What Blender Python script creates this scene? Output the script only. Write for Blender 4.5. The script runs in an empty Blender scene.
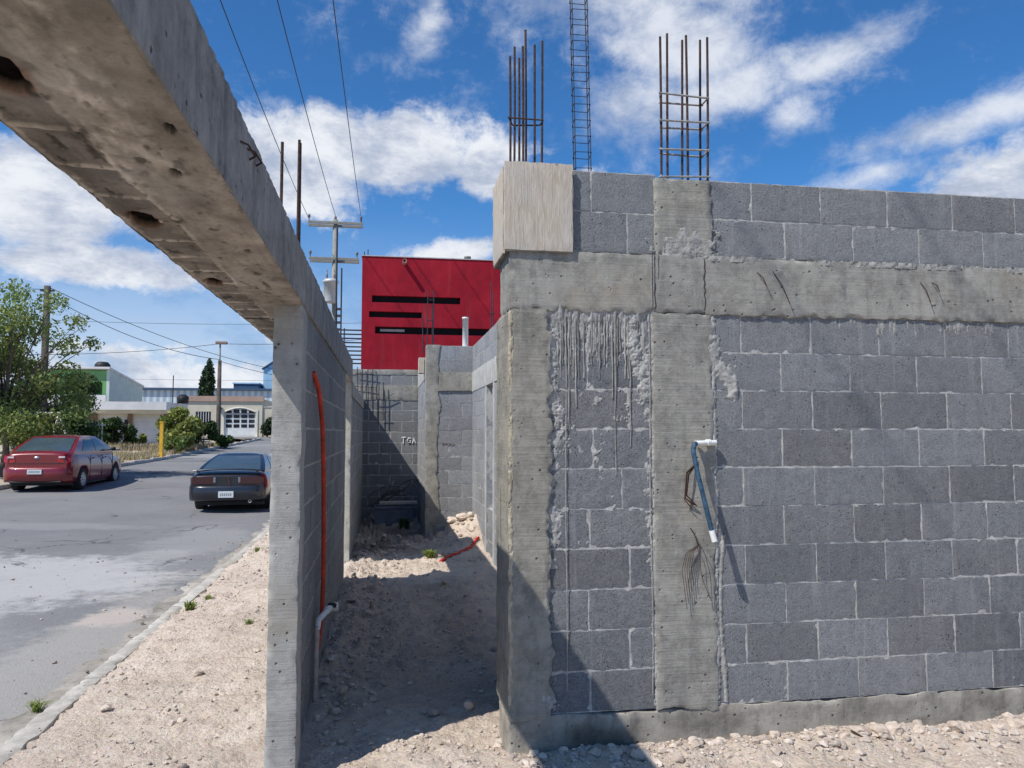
import bpy, math, random
import numpy as np
from math import radians as rad, sin, cos, pi
random.seed(7); RNG = np.random.default_rng(11)
S = bpy.context.scene
COL = S.collection

# ------------------------------------------------------------------ noise
def _h(i, j, k, s):
    n = (i*374761393 + j*668265263 + k*2147483647 + s*1274126177) & 0xFFFFFFFF
    n = ((n ^ (n >> 13)) * 1274126177) & 0xFFFFFFFF
    n = ((n ^ (n >> 16)) * 2246822519) & 0xFFFFFFFF
    return ((n ^ (n >> 15)) & 0xFFFFFF) / float(0xFFFFFF)
def vn(p, s=0):
    p = np.asarray(p, float); f = np.floor(p); i = f.astype(np.int64); t = p - f; t = t*t*(3-2*t)
    r = 0
    for a in (0, 1):
        for b in (0, 1):
            for c in (0, 1):
                w = (t[..., 0] if a else 1-t[..., 0])*(t[..., 1] if b else 1-t[..., 1])*(t[..., 2] if c else 1-t[..., 2])
                r = r + w*_h(i[..., 0]+a, i[..., 1]+b, i[..., 2]+c, s)
    return r*2-1
def fbm(p, o=4, s=0):
    p = np.asarray(p, float); a = 1; r = 0; t = 0
    for k in range(o):
        r = r + a*vn(p*(2**k)+k*17.3, s+k); t += a; a *= .5
    return r/t
def P3(x, y, z): return np.stack(np.broadcast_arrays(x, y, z), -1).astype(float)
def sst(a, b, x):
    t = np.clip((np.asarray(x, float)-a)/(b-a), 0, 1); return t*t*(3-2*t)

# ------------------------------------------------------------------ objects
def tag(o, label=None, cat=None, group=None, kind=None):
    if label: o['label'] = label
    if cat: o['category'] = cat
    if group: o['group'] = group
    if kind: o['kind'] = kind
    return o
def thing(name, label, cat, loc=(0, 0, 0), rz=0, group=None):
    o = bpy.data.objects.new(name, None); COL.objects.link(o)
    o.location = loc; o.rotation_euler = (0, 0, rz); o.empty_display_size = .2
    return tag(o, label, cat, group)
def copy_tree(o, parent=None):
    c = o.copy(); COL.objects.link(c); c.parent = parent
    for ch in list(o.children): copy_tree(ch, c)
    return c
class MB:
    """collects geometry, then links it as ONE mesh object"""
    def __init__(s): s.v = []; s.f = []; s.m = []; s.c = []; s.n = 0; s.sm = []
    def add(s, v, f, mi=0, col=None, smooth=False):
        v = np.asarray(v, float).reshape(-1, 3); s.v.append(v)
        for q in f: s.f.append([int(a)+s.n for a in q]); s.m.append(mi); s.sm.append(smooth)
        if col is None: col = (1, 1, 1)
        c = np.asarray(col, float)
        if c.ndim == 1: c = np.tile(c, (len(v), 1))
        s.c.append(c); s.n += len(v); return s
    def build(s, name, mats, parent=None, loc=None):
        V = np.concatenate(s.v) if s.v else np.zeros((0, 3))
        me = bpy.data.meshes.new(name)
        me.from_pydata(V.tolist(), [], s.f)
        if not isinstance(mats, (list, tuple)): mats = [mats]
        for m in mats: me.materials.append(m)
        me.polygons.foreach_set('material_index', np.array(s.m, np.int32))
        me.polygons.foreach_set('use_smooth', np.array(s.sm, bool))
        a = me.color_attributes.new('tone', 'FLOAT_COLOR', 'POINT')
        C = np.concatenate(s.c); a.data.foreach_set('color', np.c_[C, np.ones(len(C))].astype(np.float32).ravel())
        me.update()
        o = bpy.data.objects.new(name, me); COL.objects.link(o)
        if parent: o.parent = parent
        if loc: o.location = loc
        return o
    # shapes
    def box(s, x0, x1, y0, y1, z0, z1, mi=0, bev=0, col=None, rz=0, piv=None):
        b = min(bev, abs(x1-x0)*.45, abs(y1-y0)*.45, abs(z1-z0)*.45)
        if b <= 0:
            v = [(x, y, z) for z in (z0, z1) for y in (y0, y1) for x in (x0, x1)]
            f = [(0, 2, 3, 1), (4, 5, 7, 6), (0, 1, 5, 4), (2, 6, 7, 3), (0, 4, 6, 2), (1, 3, 7, 5)]
        else:
            v = []; idx = {}
            X = (x0, x1); Y = (y0, y1); Z = (z0, z1)
            for i in (0, 1):
                for j in (0, 1):
                    for k in (0, 1):
                        si, sj, sk = (1 if i == 0 else -1), (1 if j == 0 else -1), (1 if k == 0 else -1)
                        for ax in range(3):
                            p = [X[i]+si*b, Y[j]+sj*b, Z[k]+sk*b]; p[ax] = (X, Y, Z)[ax][(i, j, k)[ax]]
                            idx[(i, j, k, ax)] = len(v); v.append(p)
            f = []
            I = lambda i, j, k, a: idx[(i, j, k, a)]
            f += [(I(0,0,0,0), I(0,0,1,0), I(0,1,1,0), I(0,1,0,0)), (I(1,0,0,0), I(1,1,0,0), I(1,1,1,0), I(1,0,1,0))]
            f += [(I(0,0,0,1), I(1,0,0,1), I(1,0,1,1), I(0,0,1,1)), (I(0,1,0,1), I(0,1,1,1), I(1,1,1,1), I(1,1,0,1))]
            f += [(I(0,0,0,2), I(0,1,0,2), I(1,1,0,2), I(1,0,0,2)), (I(0,0,1,2), I(1,0,1,2), I(1,1,1,2), I(0,1,1,2))]
            for j in (0, 1):
                for k in (0, 1): f.append((I(0,j,k,1), I(1,j,k,1), I(1,j,k,2), I(0,j,k,2)))
            for i in (0, 1):
                for k in (0, 1): f.append((I(i,0,k,0), I(i,1,k,0), I(i,1,k,2), I(i,0,k,2)))
            for i in (0, 1):
                for j in (0, 1): f.append((I(i,j,0,0), I(i,j,1,0), I(i,j,1,1), I(i,j,0,1)))
            for i in (0, 1):
                for j in (0, 1):
                    for k in (0, 1): f.append((I(i,j,k,0), I(i,j,k,1), I(i,j,k,2)))
        v = np.array(v, float)
        if rz:
            c = np.array(piv if piv else ((x0+x1)/2, (y0+y1)/2)); d = v[:, :2]-c
            v[:, 0] = c[0]+d[:, 0]*cos(rz)-d[:, 1]*sin(rz); v[:, 1] = c[1]+d[:, 0]*sin(rz)+d[:, 1]*cos(rz)
        return s.add(v, f, mi, col)
    def tube(s, pts, r, n=8, mi=0, cap=True, col=None):
        pts = np.array(pts, float); m = len(pts); r = np.broadcast_to(np.asarray(r, float), (m,))
        V = []
        t = np.gradient(pts, axis=0); t /= np.linalg.norm(t, axis=1)[:, None]+1e-12
        ref = np.array([0, 0, 1.]) if abs(t[0][2]) < .9 else np.array([1., 0, 0])
        for i in range(m):
            a = np.cross(t[i], ref); a /= np.linalg.norm(a)+1e-12; b = np.cross(t[i], a)
            ref = np.cross(a, t[i]) if True else ref
            for k in range(n):
                g = 2*pi*k/n; V.append(pts[i]+r[i]*(a*cos(g)+b*sin(g)))
        F = [(i*n+k, i*n+(k+1) % n, (i+1)*n+(k+1) % n, (i+1)*n+k) for i in range(m-1) for k in range(n)]
        s.add(V, F, mi, col, True)
        if cap:
            s.add(V[:n], [list(range(n))], mi, col); s.add(V[-n:], [list(range(n))[::-1]], mi, col)
        return s
    def lathe(s, prof, c, axis='z', n=24, mi=0, smooth=True, a0=0, a1=2*pi, sy=1):
        V = []; full = abs(a1-a0-2*pi) < 1e-6; N = n if full else n+1
        for (r, h) in prof:
            for k in range(N):
                g = a0+(a1-a0)*k/n; a, b = r*cos(g), r*sin(g)*sy
                p = (a, b, h) if axis == 'z' else ((h, a, b) if axis == 'x' else (a, h, b))
                V.append([c[i]+p[i] for i in range(3)])
        F = []
        for i in range(len(prof)-1):
            for k in range(n):
                F.append((i*N+k, i*N+(k+1) % N, (i+1)*N+(k+1) % N, (i+1)*N+k))
        return s.add(V, F, mi, None, smooth)
    def grid(s, G, mi=0, col=None, smooth=True, flip=False, mask=None):
        G = np.asarray(G, float); a, b = G.shape[:2]
        i, j = np.meshgrid(np.arange(a-1), np.arange(b-1), indexing='ij')
        F = np.stack([i*b+j, (i+1)*b+j, (i+1)*b+j+1, i*b+j+1], -1)
        if mask is not None: F = F[mask]
        F = F.reshape(-1, 4)
        if flip: F = F[:, ::-1]
        if col is not None: col = np.asarray(col, float).reshape(-1, 3) if np.asarray(col).ndim > 1 else col
        return s.add(G.reshape(-1, 3), F.tolist(), mi, col, smooth)
    def rough(s, x0, x1, y0, y1, z0, z1, res=.03, disp=.003, fr=9, chip=.0, rag=None, mi=0, col=None, seed=0, smooth=True, tf=None, chf=34):
        """gridded box, displaced by noise, with chipped edges; rag(p)->dx shifts side edges"""
        lo = np.array([x0, y0, z0], float); hi = np.array([x1, y1, z1], float); d = hi-lo
        n = [max(1, int(math.ceil(q/res))) for q in d]
        for ax in range(3):
            o1, o2 = [a for a in range(3) if a != ax]
            u = np.linspace(0, 1, n[o1]+1); w = np.linspace(0, 1, n[o2]+1)
            for side in (0, 1):
                G = np.zeros((len(u), len(w), 3))
                G[..., o1] = lo[o1]+d[o1]*u[:, None]; G[..., o2] = lo[o2]+d[o2]*w[None, :]
                G[..., ax] = (lo, hi)[side][ax]
                Q = G.copy()
                nrm = np.zeros_like(G)
                r = max(chip*1.6, 1e-6)
                e = np.zeros(G.shape[:2]+(3,)); sg = np.zeros_like(e)
                for a in range(3):
                    dl = G[..., a]-lo[a]; dh = hi[a]-G[..., a]
                    e[..., a] = 1-np.clip(np.minimum(dl, dh)/r, 0, 1); sg[..., a] = np.where(dl < dh, 1, -1)
                if chip:
                    cnt = np.sort(e, axis=-1)[..., 1]
                    am = chip*(.25+np.clip(fbm(G*chf+seed*3.1, 3, seed+5)*2.0, 0, 1.5))
                    Q += sg*e*cnt[..., None]*am[..., None]*.8
                if disp:
                    nn = np.stack([fbm(G*fr+seed*7.7+31*a, 4, seed+a) for a in range(3)], -1)
                    Q += nn*disp
                if rag is not None: Q += rag(G, lo, hi)
                flip = (side == 1) ^ (ax == 1)
                s.grid(Q, mi, col if tf is None else tf(G)*np.array(col if col is not None else (1, 1, 1)), smooth, flip=not flip)
        return s

# ------------------------------------------------------------------ materials
MATS = {}
class NT:
    def __init__(s, name):
        m = bpy.data.materials.new(name); m.use_nodes = True; s.m = m; s.t = m.node_tree; s.t.nodes.clear()
        s.out = s.n('ShaderNodeOutputMaterial'); s.b = s.n('ShaderNodeBsdfPrincipled')
        s.l(s.b.outputs[0], s.out.inputs[0]); MATS[name] = m
        s.co = s.n('ShaderNodeNewGeometry').outputs['Position']
    def n(s, t, **k):
        n = s.t.nodes.new(t)
        for a, b in k.items(): setattr(n, a, b)
        return n
    def l(s, a, b): s.t.links.new(a, b)
    def val(s, sock, v):
        if hasattr(v, 'links'): s.l(v, sock)
        elif isinstance(v, (tuple, list)) and len(v) == 3 and len(sock.default_value) == 4: sock.default_value = (*v, 1)
        else: sock.default_value = v
    def math(s, op, a, b=None, c=None, clamp=False):
        n = s.n('ShaderNodeMath', operation=op, use_clamp=clamp)
        for i, q in enumerate((a, b, c)):
            if q is not None: s.val(n.inputs[i], q)
        return n.outputs[0]
    def map(s, co, sc=(1, 1, 1), loc=(0, 0, 0)):
        n = s.n('ShaderNodeMapping'); s.l(co, n.inputs[0]); n.inputs['Scale'].default_value = sc; n.inputs['Location'].default_value = loc
        return n.outputs[0]
    def noise(s, sc, det=6, ro=.6, co=None, dist=0):
        n = s.n('ShaderNodeTexNoise'); s.l(co or s.co, n.inputs['Vector']); n.inputs['Scale'].default_value = sc
        n.inputs['Detail'].default_value = det; n.inputs['Roughness'].default_value = ro; n.inputs['Distortion'].default_value = dist
        return n.outputs[0]
    def voro(s, sc, co=None, feat='F1', out=0):
        n = s.n('ShaderNodeTexVoronoi', feature=feat); s.l(co or s.co, n.inputs['Vector']); n.inputs['Scale'].default_value = sc
        return n.outputs[out]
    def ramp(s, f, a, b, c0=0., c1=1.):
        n = s.n('ShaderNodeMapRange'); n.clamp = True; n.interpolation_type = 'SMOOTHSTEP'
        s.val(n.inputs[0], f); n.inputs[1].default_value = a; n.inputs[2].default_value = b; n.inputs[3].default_value = c0; n.inputs[4].default_value = c1
        return n.outputs[0]
    def mix(s, f, a, b, bt='MIX'):
        n = s.n('ShaderNodeMix', data_type='RGBA', blend_type=bt)
        s.val(n.inputs[0], f); s.val(n.inputs[6], a); s.val(n.inputs[7], b); return n.outputs[2]
    def attr(s, name='tone'): return s.n('ShaderNodeAttribute', attribute_name=name).outputs[0]
    def bump(s, h, st=.5, d=.01, nrm=None):
        n = s.n('ShaderNodeBump'); n.inputs['Strength'].default_value = st; n.inputs['Distance'].default_value = d
        s.l(h, n.inputs['Height'])
        if nrm: s.l(nrm, n.inputs['Normal'])
        return n.outputs[0]
    def fin(s, col=None, rough=.9, nrm=None, metal=0, spec=.3, **k):
        if col is not None: s.val(s.b.inputs['Base Color'], col)
        s.val(s.b.inputs['Roughness'], rough); s.b.inputs['Metallic'].default_value = metal
        s.b.inputs['Specular IOR Level'].default_value = spec
        if nrm: s.l(nrm, s.b.inputs['Normal'])
        for a, b in k.items(): s.val(s.b.inputs[a.replace('_', ' ')], b)
        return s.m

def m_block(name='block', base=(.236, .242, .247), dark=(.148, .154, .162), dusty=.25):
    t = NT(name)
    big = t.noise(2.6, 5, .6); fine = t.noise(230, 3, .8); grit = t.noise(95, 4, .8); med = t.noise(20, 7, .7)
    c = t.mix(t.ramp(med, .2, .62), dark, base)
    c = t.mix(t.ramp(grit, .44, .60, 0, .5), c, (.085, .088, .093)); c = t.mix(t.ramp(fine, .52, .70, 0, .7), c, (.44, .445, .45))
    c = t.mix(t.ramp(t.noise(6, 8, .7), .54, .74, 0, dusty), c, (.35, .345, .335))
    c = t.mix(t.ramp(big, .45, .7, 0, .25), c, (.165, .168, .178))
    streak = t.noise(1, 7, .65, co=t.map(t.co, (17, 17, 1.1)))
    c = t.mix(t.ramp(streak, .56, .74, 0, .38), c, (.40, .395, .385))
    s2 = t.noise(1, 7, .65, co=t.map(t.co, (9, 9, 1.6), (4, 1, 7)))
    c = t.mix(t.ramp(s2, .56, .74, 0, .35), c, (.10, .10, .105))
    v = t.voro(48); pit = t.ramp(v, .07, .2, 1, 0)
    pm = t.math('MULTIPLY', pit, t.ramp(t.noise(9), .48, .6))
    c = t.mix(t.math('MULTIPLY', pm, .75), c, (.04, .04, .045))
    c = t.mix(1., c, t.attr(), 'MULTIPLY')
    h = t.math('ADD', t.math('MULTIPLY', fine, .5), t.math('ADD', t.math('MULTIPLY', grit, .8), t.math('MULTIPLY', med, .7)))
    h = t.math('SUBTRACT', h, t.math('MULTIPLY', pm, 1.6))
    return t.fin(c, .95, t.bump(h, .95, .007), spec=.15)
def m_mortar(name='mortar', c0=(.54, .53, .50), c1=(.37, .362, .34)):
    t = NT(name); a = t.noise(22, 6, .7); b = t.noise(120, 4, .7)
    c = t.mix(t.ramp(a, .35, .68), c1, c0)
    c = t.mix(t.ramp(t.noise(5, 4), .56, .75, 0, .6), c, (.15, .15, .15))
    c = t.mix(1., c, t.attr(), 'MULTIPLY')
    return t.fin(c, .95, t.bump(t.math('ADD', a, t.math('MULTIPLY', b, .5)), .8, .01), spec=.15)
def m_conc(name, c0=(.335, .32, .28), c1=(.225, .215, .19), warm=(.33, .285, .215), lines=1., linedir='z', stain=.4, dark=(.10, .10, .098)):
    t = NT(name)
    a = t.noise(5.5, 7, .66); b = t.noise(30, 6, .7); f = t.noise(170, 3, .7)
    c = t.mix(t.ramp(a, .36, .66), c1, c0)
    c = t.mix(t.ramp(b, .42, .66, 0, .45), c, (.40, .39, .36)); g2 = t.noise(150, 4, .8); c = t.mix(t.ramp(g2, .52, .68, 0, .28), c, (.13, .128, .12)); c = t.mix(t.ramp(t.noise(13, 7, .72), .5, .66, 0, .4), c, dark)
    c = t.mix(t.ramp(t.noise(2.3, 5, .6), .52, .74, 0, .55), c, warm)
    st = t.noise(1, 6, .65, co=t.map(t.co, (9, 9, 1.3) if linedir != 'y' else (9, 1.3, 9)))
    c = t.mix(t.ramp(st, .5, .72, 0, stain), c, dark)
    st2 = t.noise(1.7, 6, .65, co=t.map(t.co, (11, 11, 1.0), (3, 5, 2)))
    c = t.mix(t.ramp(st2, .55, .75, 0, stain*.8), c, (.44, .43, .40))
    sc = {'z': (2.2, 2.2, 95), 'v': (70, 70, 1.2), 'y': (60, 1.5, 60)}[linedir]
    ln = t.noise(1, 4, .7, co=t.map(t.co, sc))
    c = t.mix(t.ramp(ln, .52, .75, 0, .28*lines), c, (.13, .125, .115))
    v = t.ramp(t.voro(21, co=t.map(t.co, (1, 1, 1)), feat='F1'), .05, .17, 1, 0); pm = t.math('MULTIPLY', v, t.ramp(t.noise(7, 4), .47, .56))
    c = t.mix(t.math('MULTIPLY', pm, .75), c, (.045, .042, .04))
    c = t.mix(1., c, t.attr(), 'MULTIPLY')
    h = t.math('ADD', t.math('MULTIPLY', b, .45), t.math('MULTIPLY', f, .3)); h = t.math('SUBTRACT', h, t.math('MULTIPLY', g2, .2))
    h = t.math('ADD', h, t.math('MULTIPLY', ln, .5*lines)); h = t.math('SUBTRACT', h, t.math('MULTIPLY', pm, 2.2))
    return t.fin(c, .93, t.bump(h, .8, .007), spec=.15)
def m_simple(name, col, rough=.6, metal=0, var=.15, sc=8, bump=.1, spec=.4, bd=.004, **k):
    t = NT(name); a = t.noise(sc, 6, .65)
    d = tuple(x*(1-var) for x in col); e = tuple(min(1, x*(1+var)) for x in col)
    c = t.mix(t.ramp(a, .3, .7), d, e); c = t.mix(1., c, t.attr(), 'MULTIPLY')
    return t.fin(c, rough, t.bump(t.noise(sc*12, 4), bump, bd) if bump else None, metal, spec, **k)
BLOCK = m_block(); MORTAR = m_mortar()
BLOCK2 = m_block('block_far', (.34, .345, .355), (.22, .225, .235), .45)
CONC = m_conc('concrete')
CONCB = m_conc('concrete_beam', c0=(.36, .345, .30), c1=(.24, .228, .20), lines=.7)
CONCV = m_conc('concrete_beam_side', lines=.9, linedir='v', c0=(.36, .345, .325), c1=(.225, .217, .205), warm=(.28, .262, .235), stain=.6)
CONCP = m_conc('concrete_post', c0=(.44, .435, .41), c1=(.34, .335, .315), lines=.9, stain=.15, dark=(.20, .197, .19))
CONCF = m_conc('concrete_footing', c0=(.42, .395, .35), c1=(.27, .255, .225), lines=.3, stain=.5)
WHITEC = m_mortar('cement_slurry', (.40, .39, .36), (.27, .265, .25))
PINK = m_mortar('pale_cement', (.50, .48, .44), (.36, .345, .31))

def m_soffit():
    t = NT('soffit_concrete')
    a = t.noise(9, 7, .7); b = t.noise(110, 5, .8); g = t.noise(1, 5, .6, co=t.map(t.co, (60, 5, 60)))
    c = t.mix(t.ramp(a, .3, .7), (.30, .258, .212), (.49, .43, .365))
    c = t.mix(t.ramp(g, .45, .75, 0, .3), c, (.19, .16, .13))
    c = t.mix(t.ramp(b, .5, .66, 0, .35), c, (.15, .125, .10))
    c = t.mix(t.ramp(t.noise(3, 4), .45, .7, 0, .5), c, (.40, .375, .345))
    c = t.mix(1., c, t.attr(), 'MULTIPLY')
    return t.fin(c, .95, t.bump(t.math('ADD', t.math('MULTIPLY', a, .4), b), 1., .007), spec=.1)
SOFFIT = m_soffit()

def m_dirt():
    t = NT('dirt')
    a = t.noise(2.2, 7, .65); b = t.noise(18, 7, .72); f = t.noise(140, 4, .75)
    c = t.mix(t.ramp(a, .3, .7), (.61, .505, .41), (.73, .635, .53))
    c = t.mix(t.ramp(b, .45, .72, 0, .55), c, (.43, .33, .25))
    c = t.mix(t.ramp(f, .5, .8, 0, .55), c, (.80, .73, .655))
    v = t.voro(42, out=1); vd = t.voro(42)
    c = t.mix(t.ramp(vd, .25, .5, .35, 0), c, t.mix(.75, v, (.5, .42, .36)))
    c = t.mix(1., c, t.attr(), 'MULTIPLY')
    h = t.math('ADD', t.math('MULTIPLY', b, 1.), t.math('MULTIPLY', f, .35))
    h = t.math('SUBTRACT', h, t.math('MULTIPLY', vd, .35))
    return t.fin(c, .97, t.bump(h, .9, .03), spec=.1)
DIRT = m_dirt()
def m_stone():
    t = NT('stone'); a = t.noise(30, 6, .7)
    c = t.mix(t.ramp(a, .3, .7), (.44, .36, .295), (.62, .54, .465))
    c = t.mix(1., c, t.attr(), 'MULTIPLY')
    return t.fin(c, .95, t.bump(t.noise(110, 4, .7), .6, .006), spec=.1)
STONE = m_stone()
def m_asphalt():
    t = NT('asphalt')
    a = t.noise(.35, 6, .6); b = t.noise(60, 4, .7); m = t.noise(3.5, 7, .7)
    c = t.mix(t.ramp(a, .35, .65), (.195, .194, .192), (.245, .242, .236))
    c = t.mix(t.ramp(m, .35, .75, 0, .5), c, (.215, .215, .215))
    c = t.mix(t.ramp(b, .4, .75, 0, .5), c, (.11, .11, .113)); c = t.mix(t.ramp(t.noise(150, 3, .8), .55, .7, 0, .5), c, (.36, .36, .355))
    sx = t.n('ShaderNodeSeparateXYZ'); t.l(t.co, sx.inputs[0]); X, Y = sx.outputs[0], sx.outputs[1]
    wob = t.noise(.8, 6, .7); wf = t.noise(6, 7, .75)
    def patch(cx, cy, rx, ry, edge=.35):
        dx = t.math('DIVIDE', t.math('SUBTRACT', X, cx), rx); dy = t.math('DIVIDE', t.math('SUBTRACT', Y, cy), ry)
        r = t.math('SQRT', t.math('ADD', t.math('MULTIPLY', dx, dx), t.math('MULTIPLY', dy, dy)))
        r = t.math('ADD', r, t.math('MULTIPLY', t.math('SUBTRACT', wob, .5), 1.6)); r = t.math('ADD', r, t.math('MULTIPLY', t.math('SUBTRACT', wf, .5), 1.1))
        return t.ramp(r, 1-edge, 1+edge*.4, 1, 0)
    # old repair patch of pale cement dust, paler bands farther on; the dark patches paint in tree shadow
    for (cx, cy, rx, ry, k, cc) in [(-4.7, 10.2, 2.3, 1.9, .85, (.47, .46, .44)), (-3.0, 13.6, .9, 1.9, .42, (.36, .355, .34)), (-3.3, 12., .5, .7, .5, (.40, .39, .37)),
                                    (-2.5, 6.0, .6, 4.2, .6, (.42, .39, .35)), (-4.2, 6.2, 1.6, 2.0, .45, (.34, .335, .32)), (-2.6, 8.2, .35, .45, .8, (.50, .43, .37)), (-6.5, 15.5, 2.2, .6, .4, (.34, .34, .33)), (-6.5, 37, 5, 1.8, .55, (.36, .355, .34)), (-8, 47, 5, 2, .45, (.34, .34, .33)),
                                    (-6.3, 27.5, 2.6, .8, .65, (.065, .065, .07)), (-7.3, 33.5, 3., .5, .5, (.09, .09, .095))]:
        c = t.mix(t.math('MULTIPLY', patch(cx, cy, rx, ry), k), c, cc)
    c = t.mix(t.ramp(t.noise(1.1, 8, .72), .5, .72, 0, .35), c, (.26, .258, .255)); c = t.mix(t.ramp(t.noise(14, 5, .75), .56, .72, 0, .35), c, (.10, .10, .10))
    dc = t.n('ShaderNodeVectorMath', operation='ADD'); t.l(t.co, dc.inputs[0]); nv = t.n('ShaderNodeTexNoise'); nv.inputs['Scale'].default_value = 1.6; nv.inputs['Detail'].default_value = 6; t.l(t.co, nv.inputs['Vector']); t.l(nv.outputs[1], dc.inputs[1])
    cr = t.voro(.42, co=t.map(dc.outputs[0], (1, 1, 0)), feat='DISTANCE_TO_EDGE'); ck = t.math('MULTIPLY', t.ramp(cr, .002, .010, .8, 0), t.ramp(t.noise(.5, 3), .47, .6))
    c = t.mix(ck, c, (.07, .07, .07))
    return t.fin(c, .88, t.bump(t.math('SUBTRACT', t.math('ADD', b, m), ck), .8, .010), spec=.25)
ASPH = m_asphalt()
CURB = m_conc('curb_concrete', c0=(.60, .585, .55), c1=(.42, .41, .38), lines=0, stain=.3, dark=(.25, .24, .22))
def m_wood():
    t = NT('plywood'); g = t.noise(1, 6, .65, co=t.map(t.co, (26, 26, 4.0)), dist=2.5); g2 = t.noise(1, 5, .7, co=t.map(t.co, (160, 160, 7)))
    c = t.mix(t.ramp(g, .3, .7), (.44, .375, .30), (.57, .505, .42))
    c = t.mix(t.ramp(g2, .5, .75, 0, .35), c, (.33, .28, .23))
    c = t.mix(t.ramp(t.noise(4, 5), .45, .7, 0, .5), c, (.50, .475, .44))
    v = t.ramp(t.voro(11), .05, .1, 1, 0); pm = t.math('MULTIPLY', v, t.ramp(t.noise(5, 2), .5, .55))
    c = t.mix(t.math('MULTIPLY', pm, .7), c, (.07, .06, .05))
    return t.fin(c, .9, t.bump(t.math('ADD', g, t.math('MULTIPLY', g2, .7)), .8, .005), spec=.15)
WOOD = m_wood()
RUST = m_simple('rusty_steel', (.075, .045, .035), .85, .2, .45, 60, .6, .3)
STEEL = m_simple('dark_steel', (.045, .045, .055), .6, .4, .3, 40, .2)
WIREB = m_simple('wire_black', (.03, .03, .035), .7, 0, .1, 8, 0)
RUSTW = m_simple('rust_wire', (.06, .03, .022), .85, .1, .4, 60, .3)
ORANGE = m_simple('orange_plastic', (.55, .05, .022), .5, 0, .3, 9, .15)
BLUEP = m_simple('blue_tape', (.028, .075, .125), .6, 0, .6, 45, .3)
WHITEP = m_simple('white_plastic', (.74, .74, .71), .5, 0, .06, 20, .05)
GREYP = m_simple('grey_pipe', (.42, .37, .33), .6, 0, .2, 20, .1)
def m_redwall():
    t = NT('red_stucco'); a = t.noise(1.3, 6, .65); b = t.noise(5, 6, .7, co=t.map(t.co, (1, 1, .35)))
    c = t.mix(t.ramp(a, .35, .65), (.25, .006, .018), (.33, .011, .026)); c = t.mix(t.ramp(b, .42, .75, 0, .55), c, (.16, .009, .018)); c = t.mix(t.ramp(t.noise(1, 6, .65, co=t.map(t.co, (4, 4, .3))), .5, .75, 0, .25), c, (.38, .09, .09))
    return t.fin(c, .85, t.bump(t.noise(50, 4), .4, .006), spec=.2)
RED = m_redwall()
DARKG = m_simple('dark_glass', (.02, .023, .028), .08, 0, .1, 3, 0, .8)
def stucco(name, c, var=.08): return m_simple(name, c, .9, 0, var, 1.5, .3, .2)
WHITE = stucco('white_stucco', (.66, .66, .66)); PALE = stucco('pale_green_stucco', (.53, .60, .57)); GREEN = stucco('green_stucco', (.17, .36, .15))
BEIGE = stucco('beige_stucco', (.58, .53, .42)); BROWN = stucco('brown_stone', (.20, .14, .11), .4); TERRA = stucco('terracotta_band', (.42, .29, .23))
BLUEW = stucco('blue_panel', (.33, .52, .66)); NAVY = stucco('navy_panel', (.055, .10, .17)); DOORW = stucco('white_door', (.60, .62, .63)); CREAM = stucco('cream_frame', (.68, .66, .57))
def m_corr():
    t = NT('corrugated_panel'); w = t.n('ShaderNodeTexWave', wave_type='BANDS', bands_direction='X'); t.l(t.co, w.inputs[0]); w.inputs['Scale'].default_value = .5; w.inputs['Distortion'].default_value = 0
    c = t.mix(t.ramp(w.outputs[1], .2, .8), (.32, .42, .50), (.56, .62, .66))
    c = t.mix(t.ramp(t.noise(.6), .4, .7, 0, .4), c, (.38, .47, .54))
    return t.fin(c, .6, t.bump(w.outputs[1], .6, .05))
CORR = m_corr()
YELLOW = m_simple('yellow_paint', (.72, .42, .03), .6, 0, .15, 6, .2)
POLEG = m_simple('pole_concrete', (.25, .25, .225), .9, 0, .15, 3, .3, .2)
POLEW = m_simple('pole_wood', (.10, .085, .07), .9, 0, .3, 3, .3, .2)
TRUNK = m_simple('bark', (.16, .13, .11), .95, 0, .4, 9, .8, .1, .02)
TANK = m_simple('transformer_metal', (.50, .51, .50), .5, .2, .1, 4, .1)
def m_leaf(name, a, b, tr=.35):
    t = NT(name)
    c = t.mix(t.ramp(t.noise(1.7, 3), .35, .65), a, b); c = t.mix(1., c, t.attr(), 'MULTIPLY')
    t.fin(c, .6, spec=.3)
    tb = t.n('ShaderNodeBsdfTranslucent'); t.l(c, tb.inputs[0]); mx = t.n('ShaderNodeMixShader'); mx.inputs[0].default_value = tr
    t.l(t.b.outputs[0], mx.inputs[1]); t.l(tb.outputs[0], mx.inputs[2]); t.l(mx.outputs[0], t.out.inputs[0]); return t.m
LEAF1 = m_leaf('leaf_light', (.15, .24, .075), (.30, .38, .14)); LEAF2 = m_leaf('leaf_dark', (.035, .075, .025), (.07, .13, .04), .2)
LEAF3 = m_leaf('leaf_cypress', (.02, .042, .022), (.04, .07, .035), .1); LEAF4 = m_leaf('leaf_bush', (.15, .21, .055), (.30, .34, .11))
DRY = m_leaf('dry_grass', (.40, .31, .19), (.52, .43, .29)); WEED = m_leaf('weed', (.16, .24, .05), (.28, .34, .10))
PAINTR = m_simple('red_paint', (.19, .006, .012), .32, .12, .08, 3, 0, .6, Coat_Weight=.8, Coat_Roughness=.06)
PAINTB = m_simple('black_paint', (.012, .013, .017), .3, .2, .1, 3, 0, .5, Coat_Weight=.8, Coat_Roughness=.12)
RUBBER = m_simple('rubber', (.022, .022, .023), .9, 0, .2, 20, .2)
RIM = m_simple('alloy', (.52, .53, .54), .35, .7, .1, 10, 0)
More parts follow.
